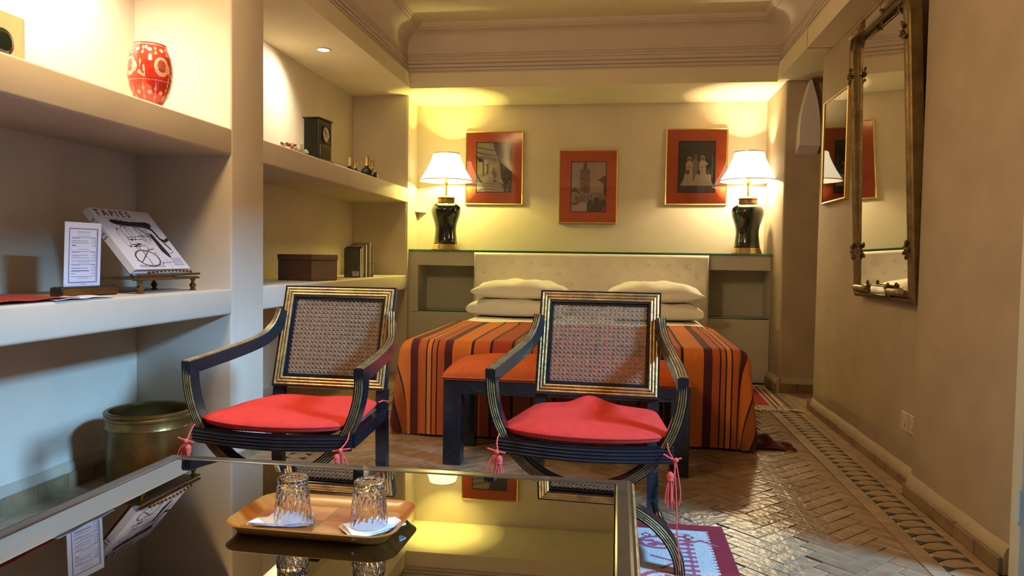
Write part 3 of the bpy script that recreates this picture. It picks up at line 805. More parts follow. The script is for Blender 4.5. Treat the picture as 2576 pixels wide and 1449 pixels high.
# ------------------------------------------------------------------ bed
XC = -.22; BX0, BX1, BY0, BY1, BZ = -1.175, .665, 4.02, 6.14, .525
bd = thing('double_bed', ((BX0+BX1)/2, (BY0+BY1)/2, 0), 0, 'wide double bed standing below the three orange pictures', 'bed')
def bl(x, y, z): return (x-(BX0+BX1)/2, y-(BY0+BY1)/2, z)
bm = bmesh.new(); box(bm, -.90, .90, -1.02, 1.05, .09, .30, .01); obj('bed_base', bm, mat('base_fabric', (.12, .05, .03), .9), bd)
bm = bmesh.new(); box(bm, -.91, .91, -1.04, 1.055, .30, .515, .04, 4); obj('mattress', bm, sheet, bd, smooth=True)
for sx in (-1, 1):
    for sy in (-1, 1):
        bm = bmesh.new(); lathe(bm, [(.02, 0), (.032, .008), (.035, .02), (.02, .032), (.018, .09)], 14, c=(sx*.82, sy*.95, 0)); obj('foot', bm, brassb if sy > 5 else mat('foot_wood', (.25, .16, .08), .5) if 'foot_wood' not in MATS else MATS['foot_wood'], bd, smooth=True)
def cloth(name, x0, x1, y0, y1, zt, dropL, dropR, dropF, mt, parent=None, R=.07, fold=1, nx=150, nyt=60, label=None, cat=None, seed=0, mats=None, hem=None):
    """cloth over the bed top between y0 (foot) and y1 (head side edge), hanging down left, right and foot"""
    P_ = np.linspace(x0-dropL, x1+dropR, nx+1); ext = y1-y0
    Q_ = np.concatenate([np.linspace(y1, y0+.15, nyt//2, endpoint=False), np.linspace(y0+.15, y0-dropF, nyt//2+1)])
    bm = bmesh.new(); uvl = bm.loops.layers.uv.new('UVMap'); g = []
    rs = np.random.RandomState(seed); ph = rs.rand(8)*6
    def fold_prof(e):   # arc length past the edge -> (horizontal out, drop)
        if e <= 0: return e, 0.0
        a = e/R
        if a < PI/2: return R*math.sin(a)-0, R*(1-math.cos(a))
        return R, R+(e-R*PI/2)
    for p in P_:
        col = []
        for q in Q_:
            ex = max(0, x0+R-p, p-(x1-R)); sx = -1 if p < (x0+x1)/2 else 1; ey = max(0, (y0+R)-q)
            bx_ = x0+R if sx < 0 else x1-R; by_ = y0+R
            if ex == 0 and ey == 0:
                z = zt+.004*math.sin(3.1*p+ph[0])*math.sin(2.3*q+ph[1])+.003*math.sin(9*p+4*q+ph[2])
                if hem: z += hem*math.exp(-((y1-q)/.05)**2)*(.3+.3*math.sin(11*p+ph[3]))
                col.append((p, q, z, p, q)); continue
            if ex > 0 and ey == 0:
                o_, d = fold_prof(ex); d = min(d, zt-.012); o_ += fold*(.010*math.sin(9*q+ph[4])+.006*math.sin(19*q+ph[5]))*min(1, d*3)
                col.append((bx_+sx*o_, q, zt-d, p, q)); continue
            if ex == 0 and ey > 0:
                o_, d = fold_prof(ey); d = min(d, zt-.012+.0); o_ += fold*(.008*math.sin(7*p+ph[6])+.006*math.sin(15*p+ph[7]))*min(1, d*3)
                col.append((p, by_-o_, zt-d, p, q)); continue
            e = math.hypot(ex, ey); th_ = math.atan2(ey, ex); o_, d = fold_prof(e*(1-.10*math.sin(2*th_))); d = min(d, zt-.012)
            f = 1+fold*min(1, d*2.2)*(.85*math.sin(2*th_)**4-.25*math.sin(4*th_)**2)
            o_ = o_*f
            col.append((bx_+sx*o_*math.cos(th_), by_-o_*math.sin(th_), zt-d, p, q))
        g.append(col)
    V = [[bm.verts.new(c[:3]) for c in col] for col in g]
    for i in range(len(V)-1):
        for j in range(len(V[0])-1):
            f = bm.faces.new((V[i][j], V[i+1][j], V[i+1][j+1], V[i][j+1]))
            for l, (a, b) in zip(f.loops, ((i, j), (i+1, j), (i+1, j+1), (i, j+1))): l[uvl].uv = (g[a][b][3], g[a][b][4])
    me = bpy.data.meshes.new(name); bm.normal_update(); bm.to_mesh(me); bm.free(); me.materials.append(mt)
    me.polygons.foreach_set('use_smooth', [True]*len(me.polygons))
    o = link(name, me, parent); sm = o.modifiers.new('thick', 'SOLIDIFY'); sm.thickness = .004; sm.offset = 1
    return o
# striped wool: colours as a function of the woven position only
sm_ = bpy.data.materials.new('striped_wool'); sm_.use_nodes = True; nt = sm_.node_tree; N = nt.nodes; b = N['Principled BSDF']; b.inputs['Roughness'].default_value = .9
uv = N.new('ShaderNodeUVMap'); uv.uv_map = 'UVMap'; sp = N.new('ShaderNodeSeparateXYZ'); nt.links.new(uv.outputs[0], sp.inputs[0])
def mth(op, a, b_=None):
    n_ = N.new('ShaderNodeMath'); n_.operation = op
    for k_, v_ in ((0, a), (1, b_)):
        if v_ is None: continue
        if isinstance(v_, (int, float)): n_.inputs[k_].default_value = v_
        else: nt.links.new(v_, n_.inputs[k_])
    return n_.outputs[0]
d_ = mth('ABSOLUTE', mth('SUBTRACT', sp.outputs[0], XC)); fac = mth('DIVIDE', d_, 1.9)
ramp = N.new('ShaderNodeValToRGB'); ramp.color_ramp.interpolation = 'CONSTANT'
ORA, LOR, RED, RUS, DRK, BLK, BRN = (.62, .16, .018), (.66, .19, .03), (.36, .035, .012), (.45, .085, .018), (.075, .010, .010), (.018, .006, .006), (.34, .085, .018)
stops = [(0, RED), (.10, BLK), (.112, RUS), (.225, BLK), (.237, BRN), (.333, BLK), (.347, RED), (.45, BLK), (.462, (.50, .10, .018)), (.553, BLK), (.567, ORA), (.668, DRK), (.715, RUS), (.752, BLK), (.758, (.47, .11, .02)), (.784, BLK), (.789, LOR), (.814, BLK), (.819, (.47, .11, .02)), (.848, BLK), (.853, RUS), (.868, DRK), (.908, ORA), (1.06, BLK), (1.075, BRN), (1.19, BLK), (1.205, DRK), (1.30, BRN), (1.36, BLK), (1.375, RUS)]
cr = ramp.color_ramp
for k_, (p_, c_) in enumerate(stops):
    e_ = cr.elements[0] if k_ == 0 else (cr.elements[1] if k_ == 1 else cr.elements.new(p_/1.9))
    e_.position = p_/1.9; e_.color = (*c_, 1)
nt.links.new(fac, ramp.inputs[0])
nz = N.new('ShaderNodeTexNoise'); nz.inputs['Scale'].default_value = 5; mpp = N.new('ShaderNodeMapping'); nt.links.new(uv.outputs[0], mpp.inputs[0]); mpp.inputs['Scale'].default_value = (60, 2, 1); nt.links.new(mpp.outputs[0], nz.inputs[0])
hs = N.new('ShaderNodeHueSaturation'); mr_ = N.new('ShaderNodeMapRange'); mr_.inputs[3].default_value = .75; mr_.inputs[4].default_value = 1.2; nt.links.new(nz.outputs[0], mr_.inputs[0]); nt.links.new(mr_.outputs[0], hs.inputs['Value'])
nt.links.new(ramp.outputs[0], hs.inputs['Color']); nt.links.new(hs.outputs[0], b.inputs['Base Color'])
wv = N.new('ShaderNodeTexWave'); wv.inputs['Scale'].default_value = 90; nt.links.new(uv.outputs[0], wv.inputs[0]); bp_ = N.new('ShaderNodeBump'); bp_.inputs['Strength'].default_value = .25; bp_.inputs['Distance'].default_value = .003; nt.links.new(wv.outputs[0], bp_.inputs['Height']); nt.links.new(bp_.outputs[0], b.inputs['Normal'])
sh = cloth('bed_sheet', -1.16, .65, 4.7, 6.05, .524, .20, .20, 0, sheet, R=.05, nx=60, nyt=30, seed=5, fold=.5)
tag(sh, 'white bed sheet showing between the pillows and the striped spread', 'sheet')
spd = cloth('striped_bedspread', -1.215, .705, 3.945, 5.16, .536, .40, .52, .54, sm_, R=.08, nx=260, nyt=90, seed=2, hem=.02)
tag(spd, 'orange, red and black striped woollen bedspread hanging over the foot of the bed', 'bedspread')
# loose fringed end of the spread lying on the floor
bm = bmesh.new(); uvl = bm.loops.layers.uv.new('UVMap'); n = 26; rs = random.Random(3)
G = []
for i in range(n+1):
    r_ = []
    for j in range(n//2+1):
        u = i/n; v = j/(n//2); x = .70+.20*u; y = 4.02+.16*v-.02*u
        z = .012+.055*(1-u)**.7*math.sin(PI*min(1, v*1.02))**.6*(1+.3*math.sin(9*u+6*v))+.02*math.exp(-((u-.55)/.15)**2-((v-.5)/.3)**2)
        r_.append(bm.verts.new((x, y, z)))
    G.append(r_)
for i in range(n):
    for j in range(n//2):
        f = bm.faces.new((G[i][j], G[i+1][j], G[i+1][j+1], G[i][j+1]))
        for l, (a, c) in zip(f.loops, ((i, j), (i+1, j), (i+1, j+1), (i, j+1))): l[uvl].uv = (.455+.0015*a, c*.1)
tail = obj('fringed_end', bm, sm_, spd, smooth=True, sharp=80); bm = bmesh.new()
for k in range(40):
    v = rs.random(); y = 4.0+.16*v; x = .898; tube(bm, [(x, y, .014), (x+.02, y+rs.uniform(-.01, .01), .012), (x+rs.uniform(.03, .06), y+rs.uniform(-.025, .025), .006)], .0016, 4)
for k in range(14):
    z = .10+.02*k; y = 4.06+rs.uniform(0, .1); tube(bm, [(.745, y, z*.6), (.765, y, z*.6-.01), (.775+rs.uniform(0, .01), y, z*.6-.02)], .0016, 4)
tag(obj('fringe', bm, mat('maroon_yarn', (.12, .012, .012), .9), tail), kind='stuff')
def pillow(x, y, z, w, d, h, label, seed, lean=0, full=1):
    n, m_ = 44, 26; bm = bmesh.new(); rs = np.random.RandomState(seed); ph = rs.rand(8)*6; T = {}; Bt = {}
    for i in range(n+1):
        for j in range(m_+1):
            u = math.sin((-1+2*i/n)*PI/2); v = math.sin((-1+2*j/m_)*PI/2)
            e = (max(0, 1-abs(u)**2.6)*max(0, 1-abs(v)**2.6))**(.55*full)
            px = u*w/2*(1-.07*(1-abs(v)**2)*abs(u)**3*0-.05*abs(v)**2*(abs(u) < .999)*0); pxx = u*w/2*(.94+.06*abs(v)**3); pyy = v*d/2*(.93+.07*abs(u)**3)
            wr = (.006*math.sin(9*u+4*v+ph[0])+.005*math.sin(6*v-7*u+ph[1])+.004*math.sin(16*u+ph[2]+3*v)*abs(u))*e**.5
            T[i, j] = bm.verts.new((pxx, pyy, h*.42+h*.58*e+wr))
            Bt[i, j] = T[i, j] if (i in (0, n) or j in (0, m_)) else bm.verts.new((pxx, pyy, h*.42-h*.42*e**.6))
    for i in range(n):
        for j in range(m_):
            bm.faces.new((T[i, j], T[i+1, j], T[i+1, j+1], T[i, j+1])); bm.faces.new((Bt[i, j], Bt[i, j+1], Bt[i+1, j+1], Bt[i+1, j]))
    o = obj('pillow', bm, sheet, smooth=True, sharp=110, loc=(x, y, z), rot=(0, 0, lean)); tag(o, label, 'pillow', 'white pillows stacked at the head of the bed'); return o
pillow(-.79, 5.86, .531, .78, .42, .150, 'lower white pillow of the left stack, under the plump wrinkled one', 1, 0, .5)
pillow(-.77, 5.87, .668, .76, .42, .155, 'plump wrinkled white pillow on top of the left stack', 2, .02, .85)
pillow(.275, 5.86, .531, .74, .42, .145, 'lower white pillow of the right stack, squashed flat', 3, 0, .5)
pillow(.28, 5.87, .663, .75, .42, .165, 'plump white pillow on top of the right stack with a pointed corner', 4, -.02)

# headboard with buttons
HX0, HX1, HZ = -1.222, .732, 1.040
hb = thing('headboard', ((HX0+HX1)/2, 6.20, .3), 0, 'white buttoned leatherette headboard between the two bedside units', 'headboard')
btn = []
for r_, (zz, off_) in enumerate(((.955, 0), (.868, .5), (.778, 0), (.69, .5))):
    for k in range(13):
        x = -1.052+.1625*(k-off_)
        if HX0+.05 < x < HX1-.05: btn.append((x, zz))
nx, nz_ = 150, 60; bm = bmesh.new(); G = []
ba = np.array(btn)
for i in range(nx+1):
    c_ = []
    for j in range(nz_+1):
        x = HX0+(HX1-HX0)*i/nx; z = .45+(HZ-.45)*j/nz_
        d2 = ((ba[:, 0]-x)**2+(ba[:, 1]-z)**2).min(); dep = .012*math.exp(-d2/.0006)+.006*math.exp(-d2/.004)
        ed = min(x-HX0, HX1-x, HZ-z); rr = .03; rd = 0 if ed > rr else rr-math.sqrt(max(0, rr*rr-(rr-ed)**2))
        c_.append(bm.verts.new((x-(HX0+HX1)/2, -.045+dep+rd, z-.3)))
    G.append(c_)
for i in range(nx):
    for j in range(nz_): bm.faces.new((G[i][j], G[i+1][j], G[i+1][j+1], G[i][j+1]))
pad = obj('padding', bm, leath, hb, smooth=True, sharp=80)
bm = bmesh.new(); box(bm, HX0-(HX0+HX1)/2, HX1-(HX0+HX1)/2, -.014, .10, -.29, HZ-.3, .003); obj('board', bm, leath, hb)
bmB = bmesh.new(); bmesh.ops.create_uvsphere(bmB, u_segments=12, v_segments=8, radius=.0125)
for v in bmB.verts: v.co.y *= .45
meB = bpy.data.meshes.new('button'); bmB.to_mesh(meB); bmB.free(); meB.materials.append(leath)
for x, z in btn: link('button', meB, pad, (x-(HX0+HX1)/2, -.032, z-.3))
# bedside units built against the wall
def bedside(name, x0, x1, ox0, ox1, label):
    t = thing(name, ((x0+x1)/2, 6.234, 0), 0, label, 'bedside unit'); cx = (x0+x1)/2; bm = bmesh.new()
    y1 = YB-6.234-.002
    box(bm, x0-cx, x1-cx, 0, y1, .922, 1.047, .002); box(bm, x0-cx, x1-cx, 0, y1, .0, .520, .002)
    if ox0-x0 > .004: box(bm, x0-cx, ox0-cx, 0, y1, .515, .925)
    if x1-ox1 > .004: box(bm, ox1-cx, x1-cx, 0, y1, .515, .925)
    box(bm, x0-cx, x1-cx, y1-.06, y1, .515, .925)
    obj('carcass', bm, cabm, t)
    bm = bmesh.new(); box(bm, ox0-cx+.001, ox1-cx-.001, .004, y1-.062, .5215, .5295, .001, 1); obj('glass_shelf', bm, glassg, t)
    return t
bedside('bedside_unit', -1.835, HX0-.004, -1.728, -1.232, 'grey plaster bedside unit with open recess left of the headboard')
bedside('bedside_unit', HX1+.004, 1.232, .745, 1.228, 'grey plaster bedside unit with open recess right of the headboard')
tp_ = obj('glass_ledge', B(-1.835, 1.232, 6.20, YB-.002, 1.0485, 1.0585, bev=.001, seg=1), glassg)
tag(tp_, 'long green-edged glass ledge across the headboard and bedside units', 'glass shelf')

# ------------------------------------------------------------------ table lamps
shadem = {}
def lamp(x, y, z, label, col, en, glow, seed):
    t = thing('table_lamp', (x, y, z), 0, label, 'lamp')
    bm = bmesh.new(); lathe(bm, [(.118, 0), (.124, .004), (.120, .010), (.113, .03), (.106, .046), (.104, .05), (.09, .052)], 8 if False else 40); obj('base', bm, brassb, t, smooth=True, sharp=50)
    bm = bmesh.new(); lathe(bm, [(.103, .052), (.107, .057), (.103, .062), (.098, .10), (.092, .16), (.092, .19), (.100, .235), (.116, .28), (.128, .32), (.131, .35), (.125, .378), (.105, .398), (.084, .408), (.074, .412)], 48); obj('jar', bm, jarm, t, smooth=True, sharp=60)
    bm = bmesh.new(); lathe(bm, [(.074, .411), (.076, .414), (.074, .420), (.073, .445), (.079, .450), (.079, .456), (.070, .462), (.03, .470), (.012, .478)], 40); obj('collar', bm, jarm if False else brass, t, smooth=True, sharp=50)
    bm = bmesh.new(); lathe(bm, [(.009, .475), (.009, .565), (.014, .568), (.018, .60), (.016, .63), (.012, .64)], 16); obj('stem', bm, brassb, t, smooth=True)
    # shade: fabric cone, open top and bottom, lit from inside
    m = bpy.data.materials.new('lampshade_fabric'); m.use_nodes = True; nt_ = m.node_tree; NN = nt_.nodes; nt_.nodes.remove(NN['Principled BSDF'])
    tr = NN.new('ShaderNodeBsdfTranslucent'); tr.inputs[0].default_value = (.85, .80, .68, 1); df = NN.new('ShaderNodeBsdfDiffuse'); df.inputs[0].default_value = (.85, .82, .74, 1)
    mx = NN.new('ShaderNodeMixShader'); mx.inputs[0].default_value = .25; em = NN.new('ShaderNodeEmission'); em.inputs[0].default_value = (*glow, 1); em.inputs[1].default_value = 1.6; ad = NN.new('ShaderNodeAddShader')
    nt_.links.new(df.outputs[0], mx.inputs[1]); nt_.links.new(tr.outputs[0], mx.inputs[2]); nt_.links.new(mx.outputs[0], ad.inputs[0]); nt_.links.new(em.outputs[0], ad.inputs[1]); nt_.links.new(ad.outputs[0], NN['Material Output'].inputs[0])
    bm = bmesh.new(); pr = [(.232, .602), (.205, .645), (.178, .69), (.152, .74), (.130, .79), (.117, .838)]
    lathe(bm, pr+[(r-.002, z_) for r, z_ in pr[::-1]], 56, closed=True); shd = obj('shade', bm, m, t, smooth=True, sharp=60)
    bm = bmesh.new()
    for r, z_ in ((.233, .602), (.1175, .838)):
        lathe(bm, [(r-.003, z_-.003), (r+.001, z_-.003), (r+.001, z_+.004), (r-.003, z_+.004)], 48, closed=True)
    for k in range(3):
        a = 2*PI*k/3+.4; tube(bm, [(.012*math.cos(a), .012*math.sin(a), .632), (.117*math.cos(a), .117*math.sin(a), .832)], .0016, 5)
    obj('shade_ring', bm, goldf, shd)
    bm = bmesh.new(); bmesh.ops.create_uvsphere(bm, u_segments=16, v_segments=10, radius=.028, matrix=Matrix.Translation((0, 0, .675))); obj('bulb', bm, emission('bulb_glow', col, 25), t, smooth=True)
    l = light('lamp_light', 'POINT', (0, 0, .675), en, col, shadow_soft_size=.034); l.parent = t
    return t
lamp(-1.510, 6.335, 1.0590, 'dark green jar table lamp with white shade beside the shelving, left of the bed', (1, .87, .22), 190, (1, .93, .55), 1)
lamp(1.052, 6.335, 1.0590, 'dark green jar table lamp with white shade beside the pier, right of the bed', (1, .80, .45), 205, (1, .92, .70), 2)

# ------------------------------------------------------------------ pictures
def frame_pic(loc, rz, w, h, mw, mh, mdx, mdz, R, label, fw_=.012, tilt=0):
    t = thing('framed_picture', loc, rz, label, 'picture', None); t['group'] = 'gold framed photographs with orange mounts'
    if tilt: t.rotation_euler = (0, tilt, rz)
    bm = bmesh.new(); prf_ = [(0, 0), (0, -.020), (.003, -.024), (.006, -.022), (.008, -.0185), (fw_, -.017), (fw_, 0)]; rings = []
    for d, y in prf_: rings.append([bm.verts.new(p) for p in ((-w/2+d, y, -h/2+d), (w/2-d, y, -h/2+d), (w/2-d, y, h/2-d), (-w/2+d, y, h/2-d))])
    for a, b2 in zip(rings, rings[1:]+rings[:1]):
        for i in range(4): bm.faces.new((a[i], a[(i+1) % 4], b2[(i+1) % 4], b2[i]))
    obj('frame', bm, goldf, t)
    iw, ih = w/2-fw_, h/2-fw_; bm = bmesh.new(); mat_y0, mat_y1 = -.011, -.004
    for a in ((-iw, mdx-mw/2, -ih, ih), (mdx+mw/2, iw, -ih, ih), (mdx-mw/2, mdx+mw/2, -ih, mdz-mh/2), (mdx-mw/2, mdx+mw/2, mdz+mh/2, ih)): box(bm, a[0], a[1], mat_y0, mat_y1, a[2], a[3])
    obj('mount', bm, orange_mat, t)
    bm = bmesh.new(); e = .003
    for a in ((mdx-mw/2-e, mdx-mw/2+e, -1, 1), (mdx+mw/2-e, mdx+mw/2+e, -1, 1)): box(bm, a[0], a[1], -.0125, -.0105, mdz-mh/2-e, mdz+mh/2+e)
    for z_ in (mdz-mh/2, mdz+mh/2): box(bm, mdx-mw/2, mdx+mw/2, -.0125, -.0105, z_-e, z_+e)
    obj('bevel_line', bm, mat('bevel_ink', (.05, .03, .02), .6) if 'bevel_ink' not in MATS else MATS['bevel_ink'], t)
    grid_print('photograph', R, lambda u, v: (mdx-mw/2+mw*u, -.0045+0*u, mdz-mh/2+mh*v), photom, t, smooth=False)
    bm = bmesh.new(); box(bm, -iw, iw, -.0152, -.0138, -ih, ih); obj('glazing', bm, pane, t)
    return t
W1, H1 = 110, 152
# market street with slatted roof
R = Ras(W1, H1, (.42, .36, .20)); n1 = smoothn(W1, H1, 24, 1)[..., None]; R.a *= .7+.6*n1
R.poly([(0, 1), (0, .70), (.25, .74), (.60, .66), (.62, .72), (.45, 1)], (.62, .55, .28))
for k in range(11): R.line([(.02+k*.045, 1), (.06+k*.047, .80-.01*k), (.12+k*.045, .68)], .012, (.10, .08, .05))
for y in (.90, .88, .80, .78, .72, .69): R.line([(0, y+.015), (.3, y-.03), (.58, y-.05)], .018, (.12, .10, .06))
R.poly([(.47, 1), (1, 1), (1, 0), (.80, 0), (.76, .15), (.68, .3), (.66, .55), (.60, .68), (.52, .85)], (.055, .05, .04))
n2 = smoothn(W1, H1, 40, 5); R.m((n2 > .74) & (R.x > .62) & (R.y < .62), (.28, .25, .18))
R.poly([(0, .72), (.2, .66), (.22, .60), (.05, .62)], (.05, .04, .03)); R.poly([(.18, .62), (.34, .55), (.34, .38), (.18, .33)], (.10, .08, .04))
for x in (.03, .08, .13, .23): R.rect(x, x+.035, .36, .60, (.62, .54, .22))
R.rect(.26, .29, .40, .52, (.55, .48, .2)); R.poly([(0, .36), (.05, .34), (.12, .25), (.18, .2), (0, .2)], (.09, .09, .03))
R.poly([(.36, .56), (.66, .58), (.70, .30), (.78, .18), (.2, .2), (.1, .26), (.35, .36)], (.60, .54, .30)); R.m((n2 > .6) & (R.x > .35) & (R.x < .65) & (R.y < .55) & (R.y > .2), (.48, .42, .22))
R.ell(.48, .46, .03, .03, (.22, .17, .1)); R.poly([(.42, .40), (.46, .44), (.52, .44), (.58, .38), (.54, .26), (.50, .24), (.48, .33)], (.26, .20, .11)); R.poly([(.48, .25), (.6, .22), (.58, .2), (.46, .21)], (.15, .12, .06))
R.poly([(0, .0), (0, .2), (.7, .17), (.78, .0)], (.64, .58, .34)); R.poly([(0, 0), (0, .14), (.2, .12), (.22, 0)], (.9, .86, .62))
for k in range(9): R.line([(.25+k*.055, .19), (.28+k*.06, .0)], .010, (.14, .12, .06))
for y in (.05, .11, .16): R.line([(.0, y-.01), (.3, y+.02), (.75, y-.02)], .010, (.14, .12, .06))
R.grain(.2); R1 = R
# tower over a market square
R = Ras(W1, H1, (.52, .36, .26)); R.a *= (.9+.12*smoothn(W1, H1, 5, 3))[..., None]
R.rect(.26, .54, .36, .84, (.20, .12, .085)); R.m((smoothn(W1, H1, 30, 9) > .6) & (R.x > .27) & (R.x < .53) & (R.y > .38) & (R.y < .82), (.29, .185, .135))
for k in range(6): R.rect(.265+k*.048, .29+k*.048, .83, .86, (.19, .12, .085))
R.rect(.345, .455, .84, .93, (.17, .10, .075)); R.ell(.40, .945, .045, .03, (.15, .09, .07)); R.rect(.393, .407, .95, .99, (.12, .08, .06))
for k in range(3): R.ell(.37+k*.055, .59, .016, .035, (.30, .2, .15))
R.poly([(0, .43), (.1, .49), (.25, .43), (.25, .40), (0, .40)], (.17, .10, .08)); R.rect(0, 1, .20, .40, (.24, .15, .11)); R.m((smoothn(W1, H1, 36, 12) > .62) & (R.y < .40) & (R.y > .18), (.42, .29, .22))
R.rect(.0, .12, .2, .38, (.46, .31, .23)); R.rect(.52, .64, .28, .36, (.44, .30, .22)); R.rect(.55, .61, .28, .34, (.13, .08, .06)); R.poly([(.54, .40), (.9, .41), (.9, .36), (.54, .36)], (.36, .24, .18))
R.poly([(.76, .64), (1, .73), (1, .35), (.94, .35), (.93, .56), (.84, .61)], (.11, .065, .05))
R.poly([(0, 0), (0, .19), (.5, .17), (.5, 0)], (.55, .40, .31)); R.poly([(0, .19), (.25, .2), (.2, .14), (.05, .13)], (.2, .12, .09))
for cx, cy, rx, ry in ((.55, .12, .09, .13), (.74, .14, .10, .17), (.92, .12, .10, .14)): R.ell(cx, cy, rx, ry, (.075, .04, .035)); R.rect(cx-rx, cx+rx, 0, cy, (.075, .04, .035))
R.line([(.88, .02), (.92, .09), (.94, .03)], .012, (.6, .12, .06)); R.line([(.93, .02), (.97, .09), (.99, .03)], .012, (.6, .12, .06)); R.grain(.2); R2 = R
# group of seven seated and standing people in pale robes
R = Ras(W1, H1, (.065, .05, .04)); R.a *= (.7+.7*smoothn(W1, H1, 12, 6))[..., None]
R.rect(0, 1, 0, .12, (.13, .09, .07)); ROB = (.66, .52, .33); FAC = (.16, .10, .07)
def person_fig(x, y, hh, wd, robe=ROB, stand=True):
    R.poly([(x-wd*.5, y), (x-wd*.42, y+hh*.45), (x-wd*.45, y+hh*.75), (x-wd*.15, y+hh*.86), (x+wd*.15, y+hh*.86), (x+wd*.45, y+hh*.75), (x+wd*.42, y+hh*.45), (x+wd*.5, y)], robe)
    R.ell(x, y+hh*.92, .055, .05, robe); R.ell(x, y+hh*.905, .034, .036, FAC)
person_fig(.46, .20, .55, .17, (.28, .21, .15)); person_fig(.30, .18, .52, .22); person_fig(.66, .18, .54, .22)
R.poly([(.70, .64), (.82, .56), (.74, .53), (.68, .58)], ROB)
for x in (.30, .66): R.line([(x-.1, .50), (x+.08, .50)], .012, (.3, .2, .12)); R.line([(x, .49), (x+.01, .36)], .010, (.4, .28, .17))
for x, wd in ((.26, .34), (.56, .34), (.82, .26)):
    R.poly([(x-wd*.6, .13), (x-wd*.35, .24), (x-wd*.25, .36), (x+wd*.25, .36), (x+wd*.35, .22), (x+wd*.6, .13)], ROB); R.ell(x, .40, .045, .05, FAC)
    R.line([(x-.08, .2), (x+.05, .18)], .008, (.42, .3, .18)); R.line([(x+.02, .3), (x-.04, .22)], .008, (.42, .3, .18))
R.rect(.91, .94, .3, .72, (.20, .26, .32), .7); R.grain(.2); R3 = R
# gateway with an arched opening
R = Ras(W1, H1, (.28, .22, .17)); R.a *= (.7+.6*smoothn(W1, H1, 14, 26))[..., None]
R.rect(.05, .95, .3, .85, (.34, .27, .2)); R.ell(.5, .55, .2, .2, (.05, .04, .035)); R.rect(.3, .7, .1, .55, (.05, .04, .035)); R.ell(.15, .5, .07, .16, (.06, .05, .04)); R.rect(0, 1, 0, .1, (.4, .32, .24))
for k in range(9): R.line([(.05, .3+k*.06), (.95, .3+k*.06)], .008, (.2, .15, .11))
R.ell(.62, .18, .06, .1, (.45, .38, .3)); R.grain(.25); R4 = R
PY = YB-.002
frame_pic((-1.1275, PY, 1.804), 0, .526, .660, .322, .446, -.0035, .007, R1, 'orange mounted street photograph with slatted roof hanging beside the left lamp')
frame_pic((-.281, PY, 1.637), 0, .520, .652, .309, .444, .003, 0, R2, 'orange mounted sepia photograph of a tower, the lowest and middle picture over the bed')
frame_pic((.652, PY, 1.810), 0, .526, .662, .311, .442, .003, 0, R3, 'orange mounted photograph of a group in pale robes hanging beside the right lamp')
frame_pic((XR1-.002, 4.80, 1.700), -PI/2, .52, .655, .31, .44, 0, 0, R4, 'orange mounted photograph on the side wall half hidden by the gilt mirror')

# ------------------------------------------------------------------ mirror on the right wall
mt_ = thing('gilt_mirror', (1.262, 3.786, .822), 0, 'tall gilt framed mirror with rounded top hung tilted on the right wall', 'mirror')
TL = math.atan(.050); mt_.rotation_euler = (0, -TL, -.006)
MW, MH, SW = .835, 1.405, .078
def outline(d):   # in y (width), z; rounded upper corners
    hw_ = MW/2-d; top_ = MH-d; r = max(.17-d*2.2, .018); P = [(-hw_, d), (hw_, d)]
    for k in range(9): a = PI/2*k/8; P.append((hw_-r+r*math.cos(a), top_-r+r*math.sin(a)))
    for k in range(9): a = PI/2+PI/2*k/8; P.append((-hw_+r+r*math.cos(a), top_-r+r*math.sin(a)))
    return P
bm = bmesh.new(); prf_ = [(0, .052), (0, .006), (.006, 0), (.014, -.004), (.022, 0), (.026, .004), (.028, .002), (.034, -.009), (.041, -.009), (.045, 0), (.047, .003), (.049, .001), (.051, .004), (.052, .010), (.0525, .058)]
rings = [[bm.verts.new((x, y, z)) for y, z in outline(d)] for d, x in prf_]
for a, b2 in zip(rings, rings[1:]+rings[:1]):
    for i in range(len(a)): bm.faces.new((a[i], a[(i+1) % len(a)], b2[(i+1) % len(a)], b2[i]))
frm = obj('frame', bm, bronze, mt_, smooth=True, sharp=35)
bm = bmesh.new(); P = outline(.052); f = bm.faces.new([bm.verts.new((.008+.014*z, y, z)) for y, z in P]); r_ = bmesh.ops.extrude_face_region(bm, geom=[f])
for v in [g_ for g_ in r_['geom'] if isinstance(g_, bmesh.types.BMVert)]: v.co.x += .004
obj('mirror_glass', bm, mirm, mt_)
bm = bmesh.new(); P = outline(.051)
pl = []
for a, b2 in zip(P, P[1:]+P[:1]):
    L = math.hypot(b2[0]-a[0], b2[1]-a[1]); n = max(1, round(L/.0125))
    for k in range(n): pl.append((a[0]+(b2[0]-a[0])*k/n, a[1]+(b2[1]-a[1])*k/n))
for y, z in pl:
    M_ = Matrix.Translation((.009, y, z)) @ Matrix.Diagonal((1, 1, 1, 1)); bmesh.ops.create_icosphere(bm, subdivisions=1, radius=.0048, matrix=M_)
tag(obj('bead_row', bm, giltd, frm), kind='stuff')
def leafclump(y, z, n, rad, seed, parent=mt_, sx=.02):
    rs = random.Random(seed); bm = bmesh.new()
    for k in range(n):
        a = rs.uniform(0, 2*PI); r0 = rs.uniform(.0, rad); s = rs.uniform(.010, .018)
        M_ = Matrix.Translation((-.008-rs.uniform(0, .010), y+r0*math.cos(a), z+r0*math.sin(a)*1.5)) @ Matrix.Rotation(a, 4, 'X') @ Matrix.Diagonal((.5, 1, .45, 1))
        bmesh.ops.create_icosphere(bm, subdivisions=2, radius=s, matrix=M_)
    return obj('leaf_ornament', bm, bronze, frm, smooth=True)
for sy in (-1, 1):
    leafclump(sy*(MW/2-.038), .24, 12, .030, 5+sy); leafclump(sy*(MW/2-.038), 1.17, 12, .030, 9+sy)
    leafclump(sy*.135, .048, 12, .022, 15+sy); leafclump(sy*.135, MH-.048, 12, .022, 25+sy)
